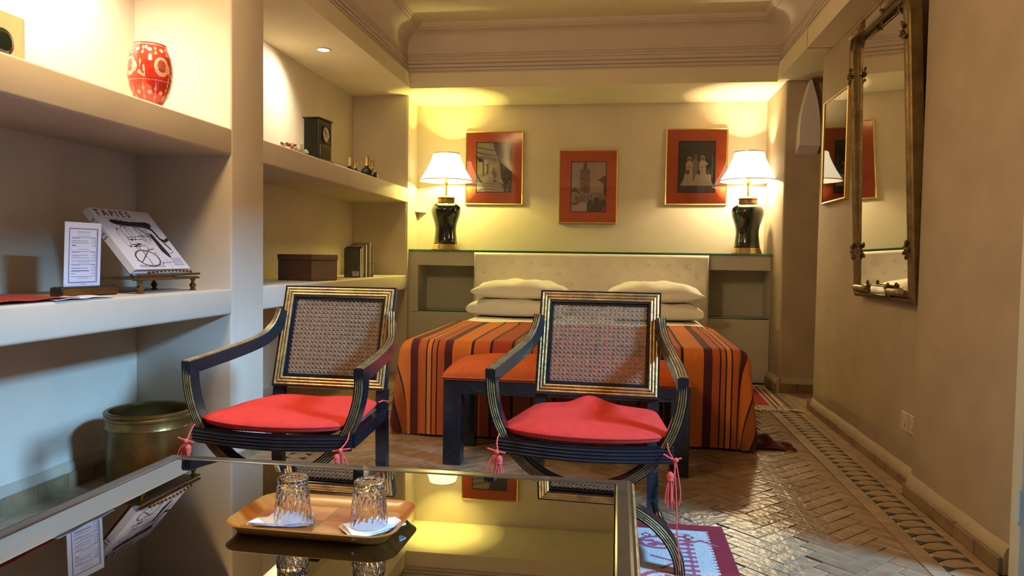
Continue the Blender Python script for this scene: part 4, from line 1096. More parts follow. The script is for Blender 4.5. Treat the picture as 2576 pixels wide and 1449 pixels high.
for zc in (.048, MH-.048):
    bm = bmesh.new(); box(bm, -.0135, -.010, -.105, .105, zc-.018, zc+.018, .001, 1); obj('mirror_inset', bm, mirm, mt_)
    bm = bmesh.new()
    for s in (-1, 1):
        tube(bm, [(-.012, s*.155, zc), (-.016, s*.17, zc), (-.016, s*.33, zc), (-.010, s*.35, zc)], [.012, .017, .017, .010], 12)
    sweep(bm, [(-.012, -.12, zc-.022), (-.012, .12, zc-.022), (-.012, .12, zc+.022), (-.012, -.12, zc+.022)], (-1, 0, 0), [(-.004, 0), (0, .006), (.004, 0)], [0]*3, closed=True)
    obj('moulding', bm, giltd, mt_, smooth=True)
# wall sockets low on the right wall
for k, (y, lb) in enumerate(((3.565, 'white wall socket further from the wall corner, low on the right wall'), (3.474, 'white wall socket tight against the wall corner, low on the right wall'))):
    t = thing('wall_socket', (XR1-.001, y, .278), 0, lb, 'socket', 'wall sockets low on the right wall')
    bm = bmesh.new(); box(bm, -.010, 0, -.041, .041, -.042, .042, .003); obj('plate', bm, mat('socket_plastic', (.50, .43, .32), .4) if 'socket_plastic' not in MATS else MATS['socket_plastic'], t)
    bm = bmesh.new(); lathe(bm, [(.022, 0), (.022, .003), (.019, .003), (.018, -.004), (.001, -.004)], 20, T=Matrix.Rotation(-PI/2, 4, 'Y')); obj('socket_well', bm, MATS['socket_plastic'], t, loc=(-.0105, 0, 0))
# plaster wall light on the pier at the far right
t = thing('plaster_wall_light', (1.390, 5.869, 1.812), 0, 'pointed-arch plaster wall light on the far pier by the corridor', 'wall light')
bm = bmesh.new(); P = [(-.078, 0), (.078, 0)]
for k in range(1, 12): u = k/12; P.append((.078-.078*u**2.1, .08+.46*u))
P.append((0, .545))
for k in range(11, 0, -1): u = k/12; P.append((-.078+.078*u**2.1, .08+.46*u))
fv = [bm.verts.new((x*.95, -.10, .055+z*.9)) for x, z in P]; bv = [bm.verts.new((x, 0, z)) for x, z in P]
bm.faces.new(fv); bm.faces.new(bv[::-1])
for i in range(len(P)): bm.faces.new((fv[i], fv[(i+1) % len(P)], bv[(i+1) % len(P)], bv[i]))
obj('arch_body', bm, mat('white_plaster', (.68, .62, .60), .7), t)

# ------------------------------------------------------------------ things in the shelving
def text_mesh(name, s, size, parent, loc, rot, m, sx=1, space=1, align='LEFT'):
    c = bpy.data.curves.new(name, 'FONT'); c.body = s; c.size = size; c.space_character = space; c.align_x = align; c.extrude = .0002
    o = bpy.data.objects.new('tmp', c); COL.objects.link(o); dg = bpy.context.evaluated_depsgraph_get()
    me = bpy.data.meshes.new_from_object(o.evaluated_get(dg)); bpy.data.objects.remove(o)
    me.materials.clear(); me.materials.append(m); o = link(name, me, parent, loc, rot); o.scale = (sx, 1, 1); return o
ink = mat('printing_ink', (.015, .013, .02), .6)
inkb = mat('violet_ink', (.09, .08, .20), .6)
# art book leaning on a brass stand; local x runs along the shelf (world +y), local -y faces the room
bk = thing('book_stand', (-1.90, 2.83, .835), PI/2, 'small brass lectern stand with turned feet on the middle left shelf', 'stand')
bm = bmesh.new(); box(bm, -.215, .205, -.062, -.030, .052, .060, .003); box(bm, -.215, .205, -.064, -.052, .068, .078, .003); box(bm, -.205, .195, -.056, .16, .056, .062, .001)
obj('ledge', bm, brass, bk)
bm = bmesh.new()
for k in range(12): lathe(bm, [(.001, -.006), (.009, 0), (.001, .006)], 8, c=(-.15+.026*k, -.060, .084+.006*math.sin(PI*k/11)))
obj('pierced_gallery', bm, brassb, bk, smooth=True)
for x in (-.185, .175):
    for y in (-.045, .14):
        bm = bmesh.new(); lathe(bm, [(.012, 0), (.014, .004), (.008, .009), (.012, .016), (.015, .024), (.008, .032), (.006, .040), (.010, .046), (.012, .053)], 14, c=(x, y, 0)); obj('foot', bm, brass, bk, smooth=True, sharp=60)
bm = bmesh.new(); lean = .66
for x in (-.15, .12): tube(bm, [(x, .010, .062), (x, .186, .275)], .004, 6)
tube(bm, [(-.15, .186, .275), (.12, .186, .275)], .004, 6); obj('back_rest', bm, brass, bk)
bo = thing('art_book', (-1.878, 2.83, .928), PI/2, 'white art book with black brushwork cover standing tilted on the brass stand', 'book')
tl = .70  # lean back
def bkp(x, s, d): return (x, math.sin(tl)*s*.80-d*math.cos(tl)*1, math.cos(tl)*s*1.0+d*math.sin(tl)*.0)
a_, b_ = .376, .318
def bookbox(x0, x1, s0, s1, d0, d1, m, nm, par):
    bm = bmesh.new(); ny = Vector((0, -math.cos(tl), math.sin(tl))); sy_ = Vector((0, math.sin(tl), math.cos(tl)))
    vs = []
    for d in (d0, d1):
        for x, s in ((x0, s0), (x1, s0), (x1, s1), (x0, s1)): vs.append(bm.verts.new(Vector((x, 0, 0))+sy_*s+ny*d))
    for f in ((0, 3, 2, 1), (4, 5, 6, 7), (0, 1, 5, 4), (1, 2, 6, 5), (2, 3, 7, 6), (3, 0, 4, 7)): bm.faces.new([vs[i] for i in f])
    return obj(nm, bm, m, par)
bookbox(-.180, .182, .004, b_-.004, -.020, .000, paper, 'page_block', bo)
bookbox(-.188, .188, 0, b_, -.0245, -.020, paper, 'back_cover', bo); bookbox(-.188, -.180, 0, b_, -.020, .0, paper, 'spine', bo)
R = Ras(150, 128, (.60, .60, .66)); K = (.012, .012, .016)
R.poly([(.18, .80), (.24, .825), (.5, .80), (.80, .81), (.87, .79), (.86, .74), (.78, .69), (.66, .71), (.45, .72), (.27, .735), (.20, .76)], K)
R.line([(.45, .78), (.55, .70), (.66, .60), (.72, .48)], .012, K); R.poly([(.70, .62), (.76, .60), (.80, .30), (.80, .20), (.76, .19), (.70, .30)], K)
R.line([(.74, .72), (.82, .68), (.84, .52), (.90, .48), (.99, .52)], .040, K); R.line([(.84, .52), (.90, .34)], .028, K)
rs = random.Random(2)
for k in range(22): x = .50+k*.010; R.line([(x, .74), (x+rs.uniform(-.02, .03), rs.uniform(.42, .55)), (x+.02, rs.uniform(.4, .5))], .005, (.10, .11, .16), .8)
for cx, cy, rx, ry in ((.22, .52, .05, .16), (.32, .60, .05, .13), (.38, .60, .04, .12), (.40, .36, .10, .07), (.36, .18, .20, .14), (.56, .18, .03, .1)): R.ell(cx, cy, rx, ry, (.05, .05, .07), 1, .12)
R.line([(.26, .52), (.6, .56), (.72, .55)], .008, K); R.line([(.26, .49), (.5, .50)], .008, K); R.line([(.24, .40), (.44, .42), (.26, .37), (.46, .39)], .010, K)
R.line([(.35, .44), (.37, .06)], .012, (.06, .03, .03)); R.line([(.16, .14), (.22, .12), (.48, .32), (.58, .34)], .012, (.06, .03, .03)); R.line([(.55, .10), (.80, .12)], .006, K); R.line([(.66, .16), (.68, .02)], .006, K)
R.line([(.78, .28), (.84, .26), (.92, .30)], .007, K)
sy_ = Vector((0, math.sin(tl), math.cos(tl))); ny_ = Vector((0, -math.cos(tl), math.sin(tl)))
def cov(u, v):
    o_ = sy_*0
    s = b_*v; return (-.188+.376*u, math.sin(tl)*s-math.cos(tl)*.0045, math.cos(tl)*s+math.sin(tl)*.0045)
grid_print('cover', R, cov, printm, bo, smooth=False)
bookbox(-.188, .188, 0, b_, .0002, .0040, paper, 'front_board', bo)
rot_book = (PI/2-tl, 0, 0)
def onc(x, s): v = sy_*s+ny_*.0055; return (x, v.y, v.z)
text_mesh('title_lettering', 'T\u00c0PIES', .046, bo, onc(-.168, b_-.040), rot_book, ink, 1.0, 1.62)
sl = text_mesh('spine_lettering', 'T\u00c0PIES', .024, bo, (-.1884, 0, 0), (0, 0, 0), ink, 1.0, 1.5)
ps = Vector((-.1884, 0, 0))+sy_*.27-ny_*.021
sl.matrix_basis = Matrix(((0, 0, -1, ps.x), (-sy_.y, ny_.y, 0, ps.y), (-sy_.z, ny_.z, 0, ps.z), (0, 0, 0, 1)))
for k, ln in enumerate(('VICENTE ALEIXANDRE', 'JOHN CAGE', 'DANIEL ABADIE', 'JACQUES DUPIN')): pass
bmn = bmesh.new()
for k in range(5): box(bmn, .085+.004*(k % 2), .165, -.0003, .0003, -.001, .001)
bmn.free()
def lines_on(par, x0, x1, s0, n, step, m, nm):
    bm = bmesh.new(); rs2 = random.Random(n)
    for k in range(n):
        x = x0
        while x < x1-.004:
            L = rs2.uniform(.004, .014); c = sy_*(s0-k*step)+ny_*.0052
            q = [Vector((x, 0, 0)), Vector((min(x+L, x1), 0, 0))]
            vs = [bm.verts.new(p+c+sy_*dd) for dd in (-.0012, .0012) for p in q]; bm.faces.new((vs[0], vs[1], vs[3], vs[2])); x += L+.0025
    return obj(nm, bm, m, par)
lines_on(bo, .095, .170, .055, 5, .0085, inkb, 'small_print'); lines_on(bo, -.14, .02, .020, 2, .008, ink, 'small_print'); lines_on(bo, -.13, .06, b_-.052, 1, .006, inkb, 'small_print')
# price card in a dark holder
mh = thing('card_holder', (-1.945, 2.455, .835), PI/2-.10, 'dark rounded card holder with brass-coloured front on the middle left shelf', 'card holder')
bm = bmesh.new(); box(bm, -.128, .135, -.028, .030, 0, .036, .009, 3); obj('holder_block', bm, mat('bronze_block', (.03, .027, .018), .4, metal=.3), mh, smooth=True)
bm = bmesh.new(); box(bm, -.125, .132, -.030, -.0285, .006, .030); obj('front_plate', bm, brass, mh)
mc = thing('price_card', (-1.945, 2.44, .872), PI/2-.10, 'white printed price card standing upright in the dark holder', 'card')
R = Ras(90, 150, (.62, .64, .74)); I = (.10, .10, .22)
def fr_(x0, x1, y0, y1, t_=.012):
    R.line([(x0, y0), (x1, y0), (x1, y1), (x0, y1), (x0, y0)], t_, I)
fr_(.12, .90, .06, .90, .022); fr_(.145, .875, .072, .888, .006)
for y in (.855, .835, .79): R.line([(.34, y), (.68, y)], .012, (.25, .25, .38))
for y0, y1, rows in ((.60, .765, 4), (.395, .545, 3), (.15, .345, 4)):
    fr_(.18, .84, y0, y1, .006)
    for k in range(rows):
        y = y1-.012-(y1-y0-.02)*k/rows-.005; R.line([(.19, y), (.19+(.48 if k % 3 else .22)-.04*k*(k % 2), y)], .014, I); R.line([(.74, y), (.82, y)], .012, I)
        R.line([(.19, y-.016), (.42, y-.016)], .006, (.35, .35, .48))
for y in (.575, .37, .125): R.line([(.36, y), (.66, y)], .008, (.25, .25, .38))
R.line([(.42, .03), (.62, .03)], .012, (.1, .1, .2))
grid_print('printed_face', R, lambda u, v: (-.082+.164*u, -.0022-.010*v, .232*v), printm, mc, smooth=False)
bm = bmesh.new(); vs = [bm.verts.new(p) for p in ((-.082, 0, 0), (.082, 0, 0), (.082, -.010, .232), (-.082, -.010, .232))]; f = bm.faces.new(vs)
r_ = bmesh.ops.extrude_face_region(bm, geom=[f]); [setattr(v.co, 'y', v.co.y-.0018) for v in r_['geom'] if isinstance(v, bmesh.types.BMVert)]
obj('card_sheet', bm, paper, mc)
# leaflet lying at the shelf edge
lt = thing('leaflet', (-1.87, 2.12, .836), 0, 'red leaflet with curling white pages lying at the shelf front edge', 'leaflet')
for nm, m, z0, q in (('page', paper, .002, [(-.03, .02), (.072, .02), (.068, .30), (-.04, .26)]), ('cover', mat('red_paper', (.30, .028, .018), .6), .006, [(-.20, -.25), (.066, -.25), (.062, .14), (-.26, .10)])):
    bm = bmesh.new(); n = 12; G = []
    for i in range(n+1):
        rr_ = []
        for j in range(n+1):
            u, v = i/n, j/n; x = (q[0][0]*(1-u)+q[1][0]*u)*(1-v)+(q[3][0]*(1-u)+q[2][0]*u)*v; y = (q[0][1]*(1-u)+q[1][1]*u)*(1-v)+(q[3][1]*(1-u)+q[2][1]*u)*v
            rr_.append(bm.verts.new((x, y, z0+.004*math.sin(7*v+3*u)**2+(.035*(1-u)*(1-v) if nm == 'cover' else 0))))
        G.append(rr_)
    for i in range(n):
        for j in range(n): bm.faces.new((G[i][j], G[i+1][j], G[i+1][j+1], G[i][j+1]))
    o = obj(nm, bm, m, lt, smooth=True); sm2 = o.modifiers.new('thick', 'SOLIDIFY'); sm2.thickness = .0012
# engraved ruby vase
vs_ = thing('ruby_vase', (-1.985, 2.905, 1.583), 0, 'red cut-to-clear glass vase with etched figures on the top left shelf', 'vase')
R = Ras(260, 150, (.36, .025, .012)); PK = (.72, .30, .20); R.a *= (.75+.5*smoothn(260, 150, 9, 4))[..., None]
R.rect(0, 1, .96, 1, (.5, .06, .03))
def spiral(cx, cy, s=1):
    P = [(cx+.006*s*k/6*math.cos(k*.8), cy+.014*s*k/6*math.sin(k*.8)) for k in range(14)]; R.line(P, .0035, PK)
for k in range(10):
    x = k/10+.03
    for y, r in ((.885, .030), (.215, .030)): R.ell(x, y, .019, r, PK)
    spiral(x+.05, .91); spiral(x+.05, .83); spiral(x+.05, .27); spiral(x+.05, .14)
    R.line([(x+.05, .94), (x+.05, .80)], .0025, PK); R.line([(x+.05, .36), (x+.05, .08)], .0025, PK)
for k in range(44): R.line([(k/44, .405), (k/44+.010, .405)], .005, (.85, .55, .45)); R.line([(k/44, .975), (k/44+.010, .975)], .005, (.85, .55, .45))
for c in (.12, .37, .62, .87):
    R.ell(c, .62, .058, .155, PK); R.ell(c, .63, .034, .10, (.22, .015, .01))
    for a in range(7):
        for b2 in range(9):
            if ((a-3)/3.4)**2+((b2-4)/4.4)**2 < 1: R.rect(c-.030+.0092*a+(b2 % 2)*.004, c-.030+.0092*a+.005+(b2 % 2)*.004, .545+.020*b2, .556+.020*b2, PK)
    R.ell(c+.05, .60, .022, .08, PK)
    for d in (.095, .145): R.poly([(c+d, .62), (c+d-.012, .70), (c+d-.004, .67), (c+d, .76), (c+d+.004, .67), (c+d+.012, .70)], PK); R.rect(c+d-.002, c+d+.002, .58, .64, PK)
    R.poly([(c+.07, .50), (c+.09, .56), (c+.10, .52), (c+.115, .47), (c+.13, .53), (c+.15, .46), (c+.17, .52), (c+.18, .44), (c+.12, .44)], PK); R.rect(c+.115, c+.125, .52, .62, PK); R.rect(c+.128, c+.136, .52, .58, PK)
prv = [(0, .038), (.03, .042), (.10, .055), (.2, .069), (.32, .080), (.45, .087), (.58, .090), (.7, .088), (.8, .083), (.88, .076), (.95, .068), (1, .064)]
zv = np.array([a for a, b in prv]); rv = np.array([b for a, b in prv])
def vfn(u, v):
    r = np.interp(v, zv, rv); a = -2*PI*u*1.0+1.2; return (r*np.cos(-a), r*np.sin(-a), .028+.262*v)
R.a = R.a
vm_ = mat('ruby_etched_glass', (1, 1, 1), .12, attr='Col', coat=.6)
grid_print('etched_body', R, vfn, vm_, vs_)
bm = bmesh.new(); lathe(bm, [(.042, 0), (.046, .004), (.040, .010), (.036, .016), (.041, .022), (.038, .029)], 40); obj('clear_foot', bm, clear, vs_, smooth=True)
bm = bmesh.new(); lathe(bm, [(.064, .288), (.065, .292), (.061, .293), (.059, .28), (.06, .22)], 40); obj('rim', bm, mat('ruby_rim', (.45, .04, .02), .15), vs_, smooth=True)
# pale glass block with dark roundel, at the extreme left of the top shelf
gb = thing('glass_plaque', (-2.06, 2.235, 1.583), 0, 'pale yellow translucent plaque with dark roundel at the left end of the top shelf', 'ornament')
bm = bmesh.new(); box(bm, -.012, .012, -.11, .075, .0, .215, .004); obj('plaque', bm, mat('pale_glass', (.62, .58, .34), .2, trans=.35), gb, smooth=False)
bm = bmesh.new(); lathe(bm, [(.001, 0), (.045, 0), (.045, .006), (.03, .012), (.001, .012)], 24, T=Matrix.Rotation(PI/2, 4, 'Y')); obj('roundel', bm, jarm, gb, loc=(.0125, -.025, .11))
# mantel clock
ck = thing('mantel_clock', (-1.925, 4.50, 1.583), 1.50, 'black upright mantel clock with cream dial on the upper right shelf', 'clock')
bm = bmesh.new(); box(bm, -.088, .088, -.062, .040, .016, .268, .003); obj('case', bm, mat('clock_case', (.022, .022, .014), .35, noise=.5, nscale=20), ck)
bm = bmesh.new(); box(bm, -.105, .105, -.080, .050, 0, .014, .004); box(bm, -.097, .097, -.070, .046, .013, .022, .003); obj('plinth', bm, MATS['clock_case'], ck)
bm = bmesh.new(); box(bm, -.096, .096, -.070, .046, .268, .278, .003); obj('cornice', bm, MATS['clock_case'], ck)
RX = Matrix.Rotation(PI/2, 4, 'X')
bm = bmesh.new(); lathe(bm, [(.058, 0), (.058, .008), (.052, .011), (.048, .006), (.048, 0)], 40, closed=True, T=RX); obj('bezel', bm, MATS['clock_case'], ck, smooth=True, loc=(0, -.0625, .180), sharp=40)
bm = bmesh.new(); lathe(bm, [(.001, .002), (.047, .002), (.047, .004), (.001, .004)], 36, T=RX); obj('dial', bm, mat('clock_dial', (.72, .62, .42), .4), ck, loc=(0, -.0625, .180))
bm = bmesh.new()
for k in range(12):
    a = 2*PI*k/12; c = Vector((math.sin(a)*.039, 0, math.cos(a)*.039)); d = c.normalized(); s_ = Vector((d.z, 0, -d.x))
    v = [bm.verts.new(c+d*p+s_*q+Vector((0, -.0675, .180))) for p, q in ((-.004, -.0012), (-.004, .0012), (.004, .0012), (.004, -.0012))]; bm.faces.new(v)
for (x, z) in ((-.016, .166), (.016, .166)): bmesh.ops.create_icosphere(bm, subdivisions=1, radius=.004, matrix=Matrix.Translation((x, -.066, z)))
obj('hour_marks', bm, ink, ck)
for a, L, wd in ((math.radians(-32), .034, .0022), (math.radians(-22), .024, .003)):
    bm = bmesh.new(); box(bm, -wd, wd, -.0008, .0008, -.006, L); obj('hand', bm, ink, ck, loc=(0, -.0685, .180), rot=(0, a, 0))
bm = bmesh.new()
sweep(bm, [(-.074, -.063, .034), (.074, -.063, .034), (.074, -.063, .106), (-.074, -.063, .106)], (0, -1, 0), [(-.003, 0), (0, .003), (.003, 0)], [0]*3, closed=True)
sweep(bm, [(-.074, -.063, .118), (-.074, -.063, .252), (.074, -.063, .252), (.074, -.063, .118)], (0, -1, 0), [(-.003, 0), (0, .003), (.003, 0)], [0]*3)
obj('panel_beading', bm, mat('green_gilt', (.12, .12, .04), .35, metal=.5), ck)
bm = bmesh.new(); box(bm, -.078, .078, -.0632, -.0622, .028, .258); obj('front_panel', bm, mat('green_marble', (.045, .055, .02), .3, noise=.7, nscale=25), ck)
# small fabric flower bunch
fl = thing('flower_bunch', (-1.87, 4.045, 1.583), 0, 'small bunch of pale pink and green petals beside the mantel clock', 'flowers')
pet = [mat('petal_pink', (.85, .62, .52), .5), mat('petal_green', (.66, .72, .55), .5), mat('petal_brown', (.30, .10, .05), .5)]
rs = random.Random(12)
for k in range(26):
    y = rs.uniform(-.11, .13); g_ = 1 if y > .03 else (2 if k % 6 == 0 else 0); z = .014+rs.uniform(0, .05)*(1-abs(y)/.17)
    bm = bmesh.new(); bmesh.ops.create_icosphere(bm, subdivisions=2, radius=.017, matrix=Matrix.Rotation(rs.uniform(0, 3), 4, (rs.random(), rs.random(), rs.random())) @ Matrix.Diagonal((1, .9, .55, 1)))
    obj('petal', bm, pet[g_], fl, smooth=True, loc=(rs.uniform(-.03, .035), y, z))
# four little flasks with gilt stoppers
ribd = mat('dark_ribbed_glass', (.010, .012, .016), .15, coat=.5)
fk = None
for x, y, s, lb in ((-1.99, 5.27, .92, 'small dark flask with gilt stopper, nearest the clock, half hidden by the shelf edge'), (-1.985, 5.37, .84, 'small dark ribbed flask with gilt stopper, second after the clock and smallest of the four'), (-1.875, 5.32, 1.0, 'largest dark ribbed flask with gilt stopper, third after the clock'), (-1.885, 5.46, .93, 'dark ribbed flask with gilt stopper nearest the bed end of the shelf')):
    if fk is None:
        fk = thing('scent_flask', (x, y, 1.583), 0, lb, 'bottle', 'dark flasks on the upper right shelf')
        bm = bmesh.new(); n = 48; rings = []
        for z, r in ((0, .020), (.004, .026), (.020, .040), (.038, .046), (.054, .042), (.068, .030), (.078, .018), (.082, .014)):
            rings.append([bm.verts.new(((r*(1+.05*math.cos(12*(2*PI*i/n)+z*40)))*math.cos(2*PI*i/n), (r*(1+.05*math.cos(12*(2*PI*i/n)+z*40)))*math.sin(2*PI*i/n), z)) for i in range(n)])
        for a, b2 in zip(rings, rings[1:]):
            for i in range(n): bm.faces.new((a[i], a[(i+1) % n], b2[(i+1) % n], b2[i]))
        bm.faces.new(rings[0][::-1]); bm.faces.new(rings[-1]); obj('flask_body', bm, ribd, fk, smooth=True, sharp=80)
        bm = bmesh.new(); lathe(bm, [(.014, .081), (.019, .086), (.015, .105), (.017, .140), (.021, .152), (.015, .154)], 12); obj('stopper', bm, brassb, fk); fk.scale = (s, s, s)
    else:
        c = fk.copy(); COL.objects.link(c); c.location = (x, y, 1.583); c.rotation_euler = (0, 0, y*7); c.scale = (s, s, s); c['label'] = lb
        for ch in list(fk.children):
            d = ch.copy(); COL.objects.link(d); d.parent = c
# wooden box and magazines
bx_ = thing('wooden_box', (-1.967, 4.475, .835), -.30, 'dark reddish-brown wooden box on the lower right shelf', 'box')
bm = bmesh.new(); box(bm, -.135, .135, -.125, .125, 0, .128, .004); obj('box_body', bm, boxm, bx_); bm = bmesh.new(); box(bm, -.138, .138, -.128, .128, .1285, .165, .004); obj('lid', bm, boxm, bx_)
mg = [((.08, .09, .06), .215, .010), ((.05, .04, .03), .225, .010), ((.42, .30, .16), .232, .014), ((.16, .05, .03), .232, .008), ((.50, .40, .24), .245, .014), ((.10, .08, .07), .250, .016), ((.45, .40, .30), .262, .022), ((.30, .12, .08), .255, .010), ((.50, .42, .30), .250, .006)]
nmz = ('dark cover magazine with barcode at the near end of the row', 'thin brown-black magazine right behind the barcode one', 'tan spined magazine third from the wooden box', 'thin maroon magazine behind the tan one', 'cream spined magazine in the middle of the row', 'dark grey book behind the cream magazine', 'tall pale book with the thickest spine in the row', 'narrow red-brown book near the far end', 'thin pale booklet last in the row by the niche end wall')
y = 5.205
for k, (c, h, th) in enumerate(mg):
    th *= 1.9; t = thing('magazine', (-1.945+.003*k, y+th/2, .835), .0, nmz[k], 'magazine' if k not in (5, 6, 7) else 'book', 'magazines and books on the lower right shelf')
    d = .062; bm = bmesh.new(); box(bm, -d, d, -th/2+.001, th/2-.001, 0, h); cv = mat('magazine_cover_%d' % k, c, .35, noise=.5, nscale=25); obj('cover', bm, cv, t)
    bm = bmesh.new(); box(bm, -d+.002, d+.0012, -th/2+.0025, th/2-.0025, .003, h-.003); obj('pages', bm, paper if k in (0, 1, 4) else cv, t)
    if k == 0:
        bm = bmesh.new(); box(bm, .004, .052, -th/2-.0002, -th/2+.001, .012, .045); lbx = obj('barcode_label', bm, paper, t)
        bm = bmesh.new(); x = .009
        while x < .047: wd = random.choice((.001, .002, .0012)); box(bm, x, x+wd, -th/2-.0005, -th/2-.0002, .018, .042); x += wd+.0014
        obj('barcode', bm, ink, lbx)
    t.rotation_euler = (0, 0, 0); y += th+.002
# recessed spots over the niches
def spot(x, y, tgt, en, label):
    t = thing('recessed_spotlight', (x, y, ZS), 0, label, 'ceiling light', 'recessed spots over the shelving')
    bm = bmesh.new(); lathe(bm, [(.052, -.001), (.050, -.006), (.040, -.006), (.034, -.001), (.034, .0)], 32); obj('trim_ring', bm, white_paint, t, smooth=True)
    bm = bmesh.new(); lathe(bm, [(.001, -.0015), (.033, -.0015), (.033, -.0005), (.001, -.0005)], 24); obj('lens', bm, emission('spot_lens', (1, .90, .70), 60), t)
    l = light('spot_beam', 'SPOT', (0, 0, -.03), en, (1, .88, .70), spot_size=2.5, spot_blend=1, shadow_soft_size=.03); l.parent = t
    l.rotation_euler = (Vector((x, y, ZS))-Vector(tgt)).to_track_quat('Z', 'Y').to_euler()
spot(-1.98, 4.74, (-2.25, 4.40, 1.6), 50, 'lit recessed spotlight in the soffit above the mantel clock')
spot(-1.98, 2.62, (-2.25, 2.75, 1.6), 85, 'recessed spotlight in the soffit above the ruby vase')
# brass waste bin
wb = thing('brass_bin', (-1.965, 2.86, 0), 0, 'round aged brass bin standing in the open recess under the shelf', 'bin')
bm = bmesh.new(); r = .168; H = .335
lathe(bm, [(r-.006, .0), (r, .004), (r, .262), (r+.003, .268), (r, .274), (r, .300), (r+.006, .304), (r+.007, .314), (r+.003, .318), (r+.008, .323), (r+.008, .331), (r+.002, .335), (r-.012, .333), (r-.014, .318), (r-.010, .30), (r-.010, .02), (.001, .014)], 72)
obj('bin_body', bm, brass, wb, smooth=True, sharp=50)
bm = bmesh.new(); lathe(bm, [(.001, .016), (r-.012, .016), (r-.012, .022), (.001, .022)], 40); obj('dark_liner', bm, black, wb)
# ------------------------------------------------------------------ rugs
CR, MA, PL = (.62, .60, .56), (.30, .018, .030), (.42, .10, .16)
Rw, Rh = 440, 620; R = Ras(Rw, Rh, CR); RXL, RXR, RYN, RYF = -1.34, .403, .25, 2.795
def rx(x): return (x-RXL)/(RXR-RXL)
def ry(y): return (y-RYN)/(RYF-RYN)
LM = lambda x0, x1, y0, y1, c: R.rect(rx(x0), rx(x1), ry(y0), ry(y1), c)
mgn = .060
R.a[:] = MA; LM(RXL+mgn, RXR-mgn, RYN+mgn, RYF-mgn, CR)
# saw-tooth edge, lozenge guard, cream field with medallions
k = 0; yv_ = RYN+mgn
while yv_ < RYF-mgn:
    for xx, s in ((RXR-mgn, -1), (RXL+mgn, 1)):
        R.poly([(rx(xx), ry(yv_)), (rx(xx+s*.012), ry(yv_+.006)), (rx(xx), ry(yv_+.012))], MA)
    yv_ += .024
def guard(x0, x1, y0, y1):
    c0 = PL; R.rect(rx(x0), rx(x1), ry(y0), ry(y1), c0)
for s, xe in ((-1, RXR-mgn-.062), (1, RXL+mgn+.062)):
    x0, x1 = sorted((xe, xe+s*.085)); guard(x0, x1, RYN+mgn+.062, RYF-mgn-.04); y_ = RYN+mgn+.07; xc = (x0+x1)/2
    while y_ < RYF-mgn-.05:
        for q, (dx, wd) in enumerate(((s*.030, .009), (-s*.002, .019), (-s*.034, .009))):
            R.poly([(rx(xc+dx-wd), ry(y_)), (rx(xc+dx-wd*.5), ry(y_-.010)), (rx(xc+dx+wd*.5), ry(y_-.010)), (rx(xc+dx+wd), ry(y_)), (rx(xc+dx+wd*.5), ry(y_+.010)), (rx(xc+dx-wd*.5), ry(y_+.010))], CR)
        y_ += .036
x_ = RXL+mgn+.05
while x_ < RXR-mgn-.05:
    R.poly([(rx(x_-.02), ry(RYF-.13)), (rx(x_), ry(RYF-.105)), (rx(x_+.02), ry(RYF-.13)), (rx(x_), ry(RYF-.155))], MA); R.ell(rx(x_), ry(RYF-.13), .006, .004, CR); x_ += .05
rs = random.Random(9)
for cy in np.arange(.5, 2.7, .30):
    for cx in np.arange(RXL+.30, RXR-.22, .30):
        R.ell(rx(cx), ry(cy), rx(cx+.075)-rx(cx), ry(cy+.06)-ry(cy), PL, 1, .28)
        for q in range(14):
            a = rs.uniform(0, 2*PI); r0 = rs.uniform(.0, .045); R.ell(rx(cx+r0*math.cos(a)), ry(cy+r0*math.sin(a)*.8), .006, .004, PL)
        R.line([(rx(cx+.08), ry(cy)), (rx(cx+.15), ry(cy+.04)), (rx(cx+.20), ry(cy))], .008, PL); R.line([(rx(cx), ry(cy+.08)), (rx(cx+.05), ry(cy+.14)), (rx(cx-.03), ry(cy+.18))], .007, PL)
R.a *= (.85+.3*np.random.rand(Rh, Rw, 1))
rg = thing('patterned_rug', ((RXL+RXR)/2, (RYN+RYF)/2, 0), 0, 'cream and maroon patterned rug under the glass coffee table', 'rug')
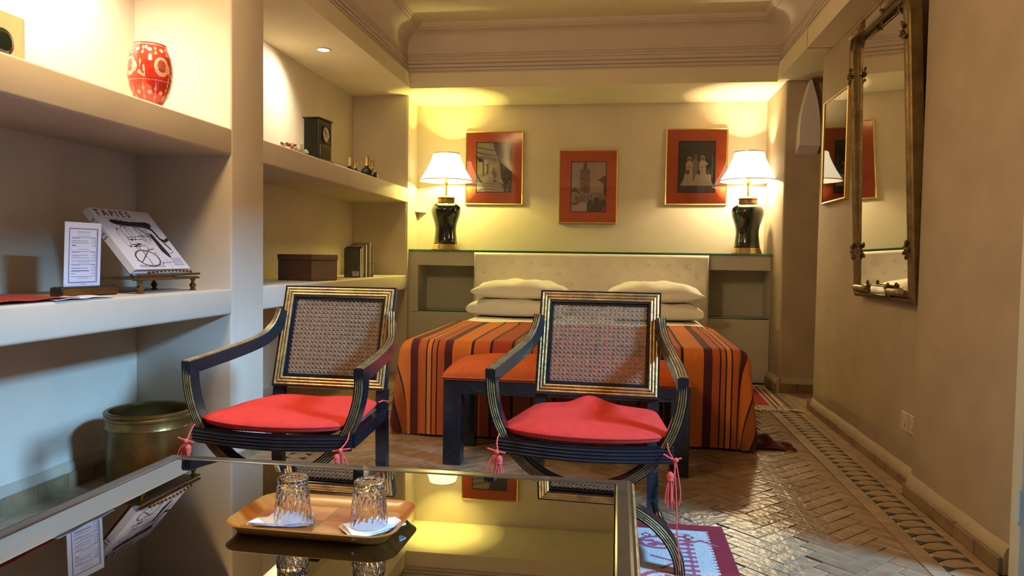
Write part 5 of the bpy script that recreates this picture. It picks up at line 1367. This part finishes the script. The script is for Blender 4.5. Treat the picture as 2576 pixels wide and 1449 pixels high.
bm = bmesh.new(); box(bm, -(RXR-RXL)/2, (RXR-RXL)/2, -(RYF-RYN)/2, (RYF-RYN)/2, .0005, .0062, .002, 2); obj('rug_backing', bm, mat('maroon_wool', MA, .95, noise=.15, nscale=40, bump=.6, bscale=350), rg)
dxr, dyr = (RXR-RXL)/2-.001, (RYF-RYN)/2-.001
grid_print('rug_pile', R, lambda u, v: (-dxr+2*dxr*u, -dyr+2*dyr*v, .0066+0*u), rugm, rg, smooth=False)
# small bedside rug with fringes
g2 = thing('fringed_bedside_rug', (.80, 5.58, 0), -.02, 'small red rug with cream border and fringes beyond the right side of the bed', 'rug')
R = Ras(110, 160, (.33, .022, .014)); CC = (.50, .40, .26)
R.rect(0, .035, 0, 1, CC); R.rect(.965, 1, 0, 1, CC); R.rect(.86, .94, 0, 1, CC); R.rect(0, 1, 0, .04, CC); R.rect(0, 1, .05, .13, CC); R.rect(0, 1, .96, 1, CC); R.rect(0, 1, .87, .95, CC); R.rect(.06, .14, 0, 1, CC)
for k in range(40):
    y = k/40; R.poly([(.875, y), (.90, y+.012), (.925, y), (.90, y-.012)], (.16, .05, .04)); x = k/40; R.poly([(x, .09), (x+.015, .105), (x+.03, .09), (x+.015, .075)], (.16, .05, .04))
R.rect(.955, .965, 0, 1, (.2, .03, .02))
bm = bmesh.new(); box(bm, -.36, .36, -.46, .46, .0005, .006); obj('rug_backing', bm, MATS['maroon_wool'], g2)
grid_print('rug_pile', R, lambda u, v: (-.36+.72*u, -.46+.92*v, .0066+0*u), rugm, g2, smooth=False)
bm = bmesh.new(); rs = random.Random(5)
for s in (-1, 1):
    for k in range(130):
        x = -.36+.72*k/129; tube(bm, [(x, s*.458, .006), (x+rs.uniform(-.01, .01), s*.485, .007+rs.uniform(0, .006)), (x+rs.uniform(-.02, .02), s*(.50+rs.uniform(0, .03)), .004)], .0028, 4)
    for k in range(26): tube(bm, [(.34, s*(.45-.001*k), .006), (.40, s*(.47+rs.uniform(-.03, .03)), .008), (.44+rs.uniform(0, .02), s*(.48+rs.uniform(-.03, .03)), .004)], .0028, 4) if s < 0 else None
tag(obj('fringe', bm, fringem, g2, smooth=True), kind='stuff')
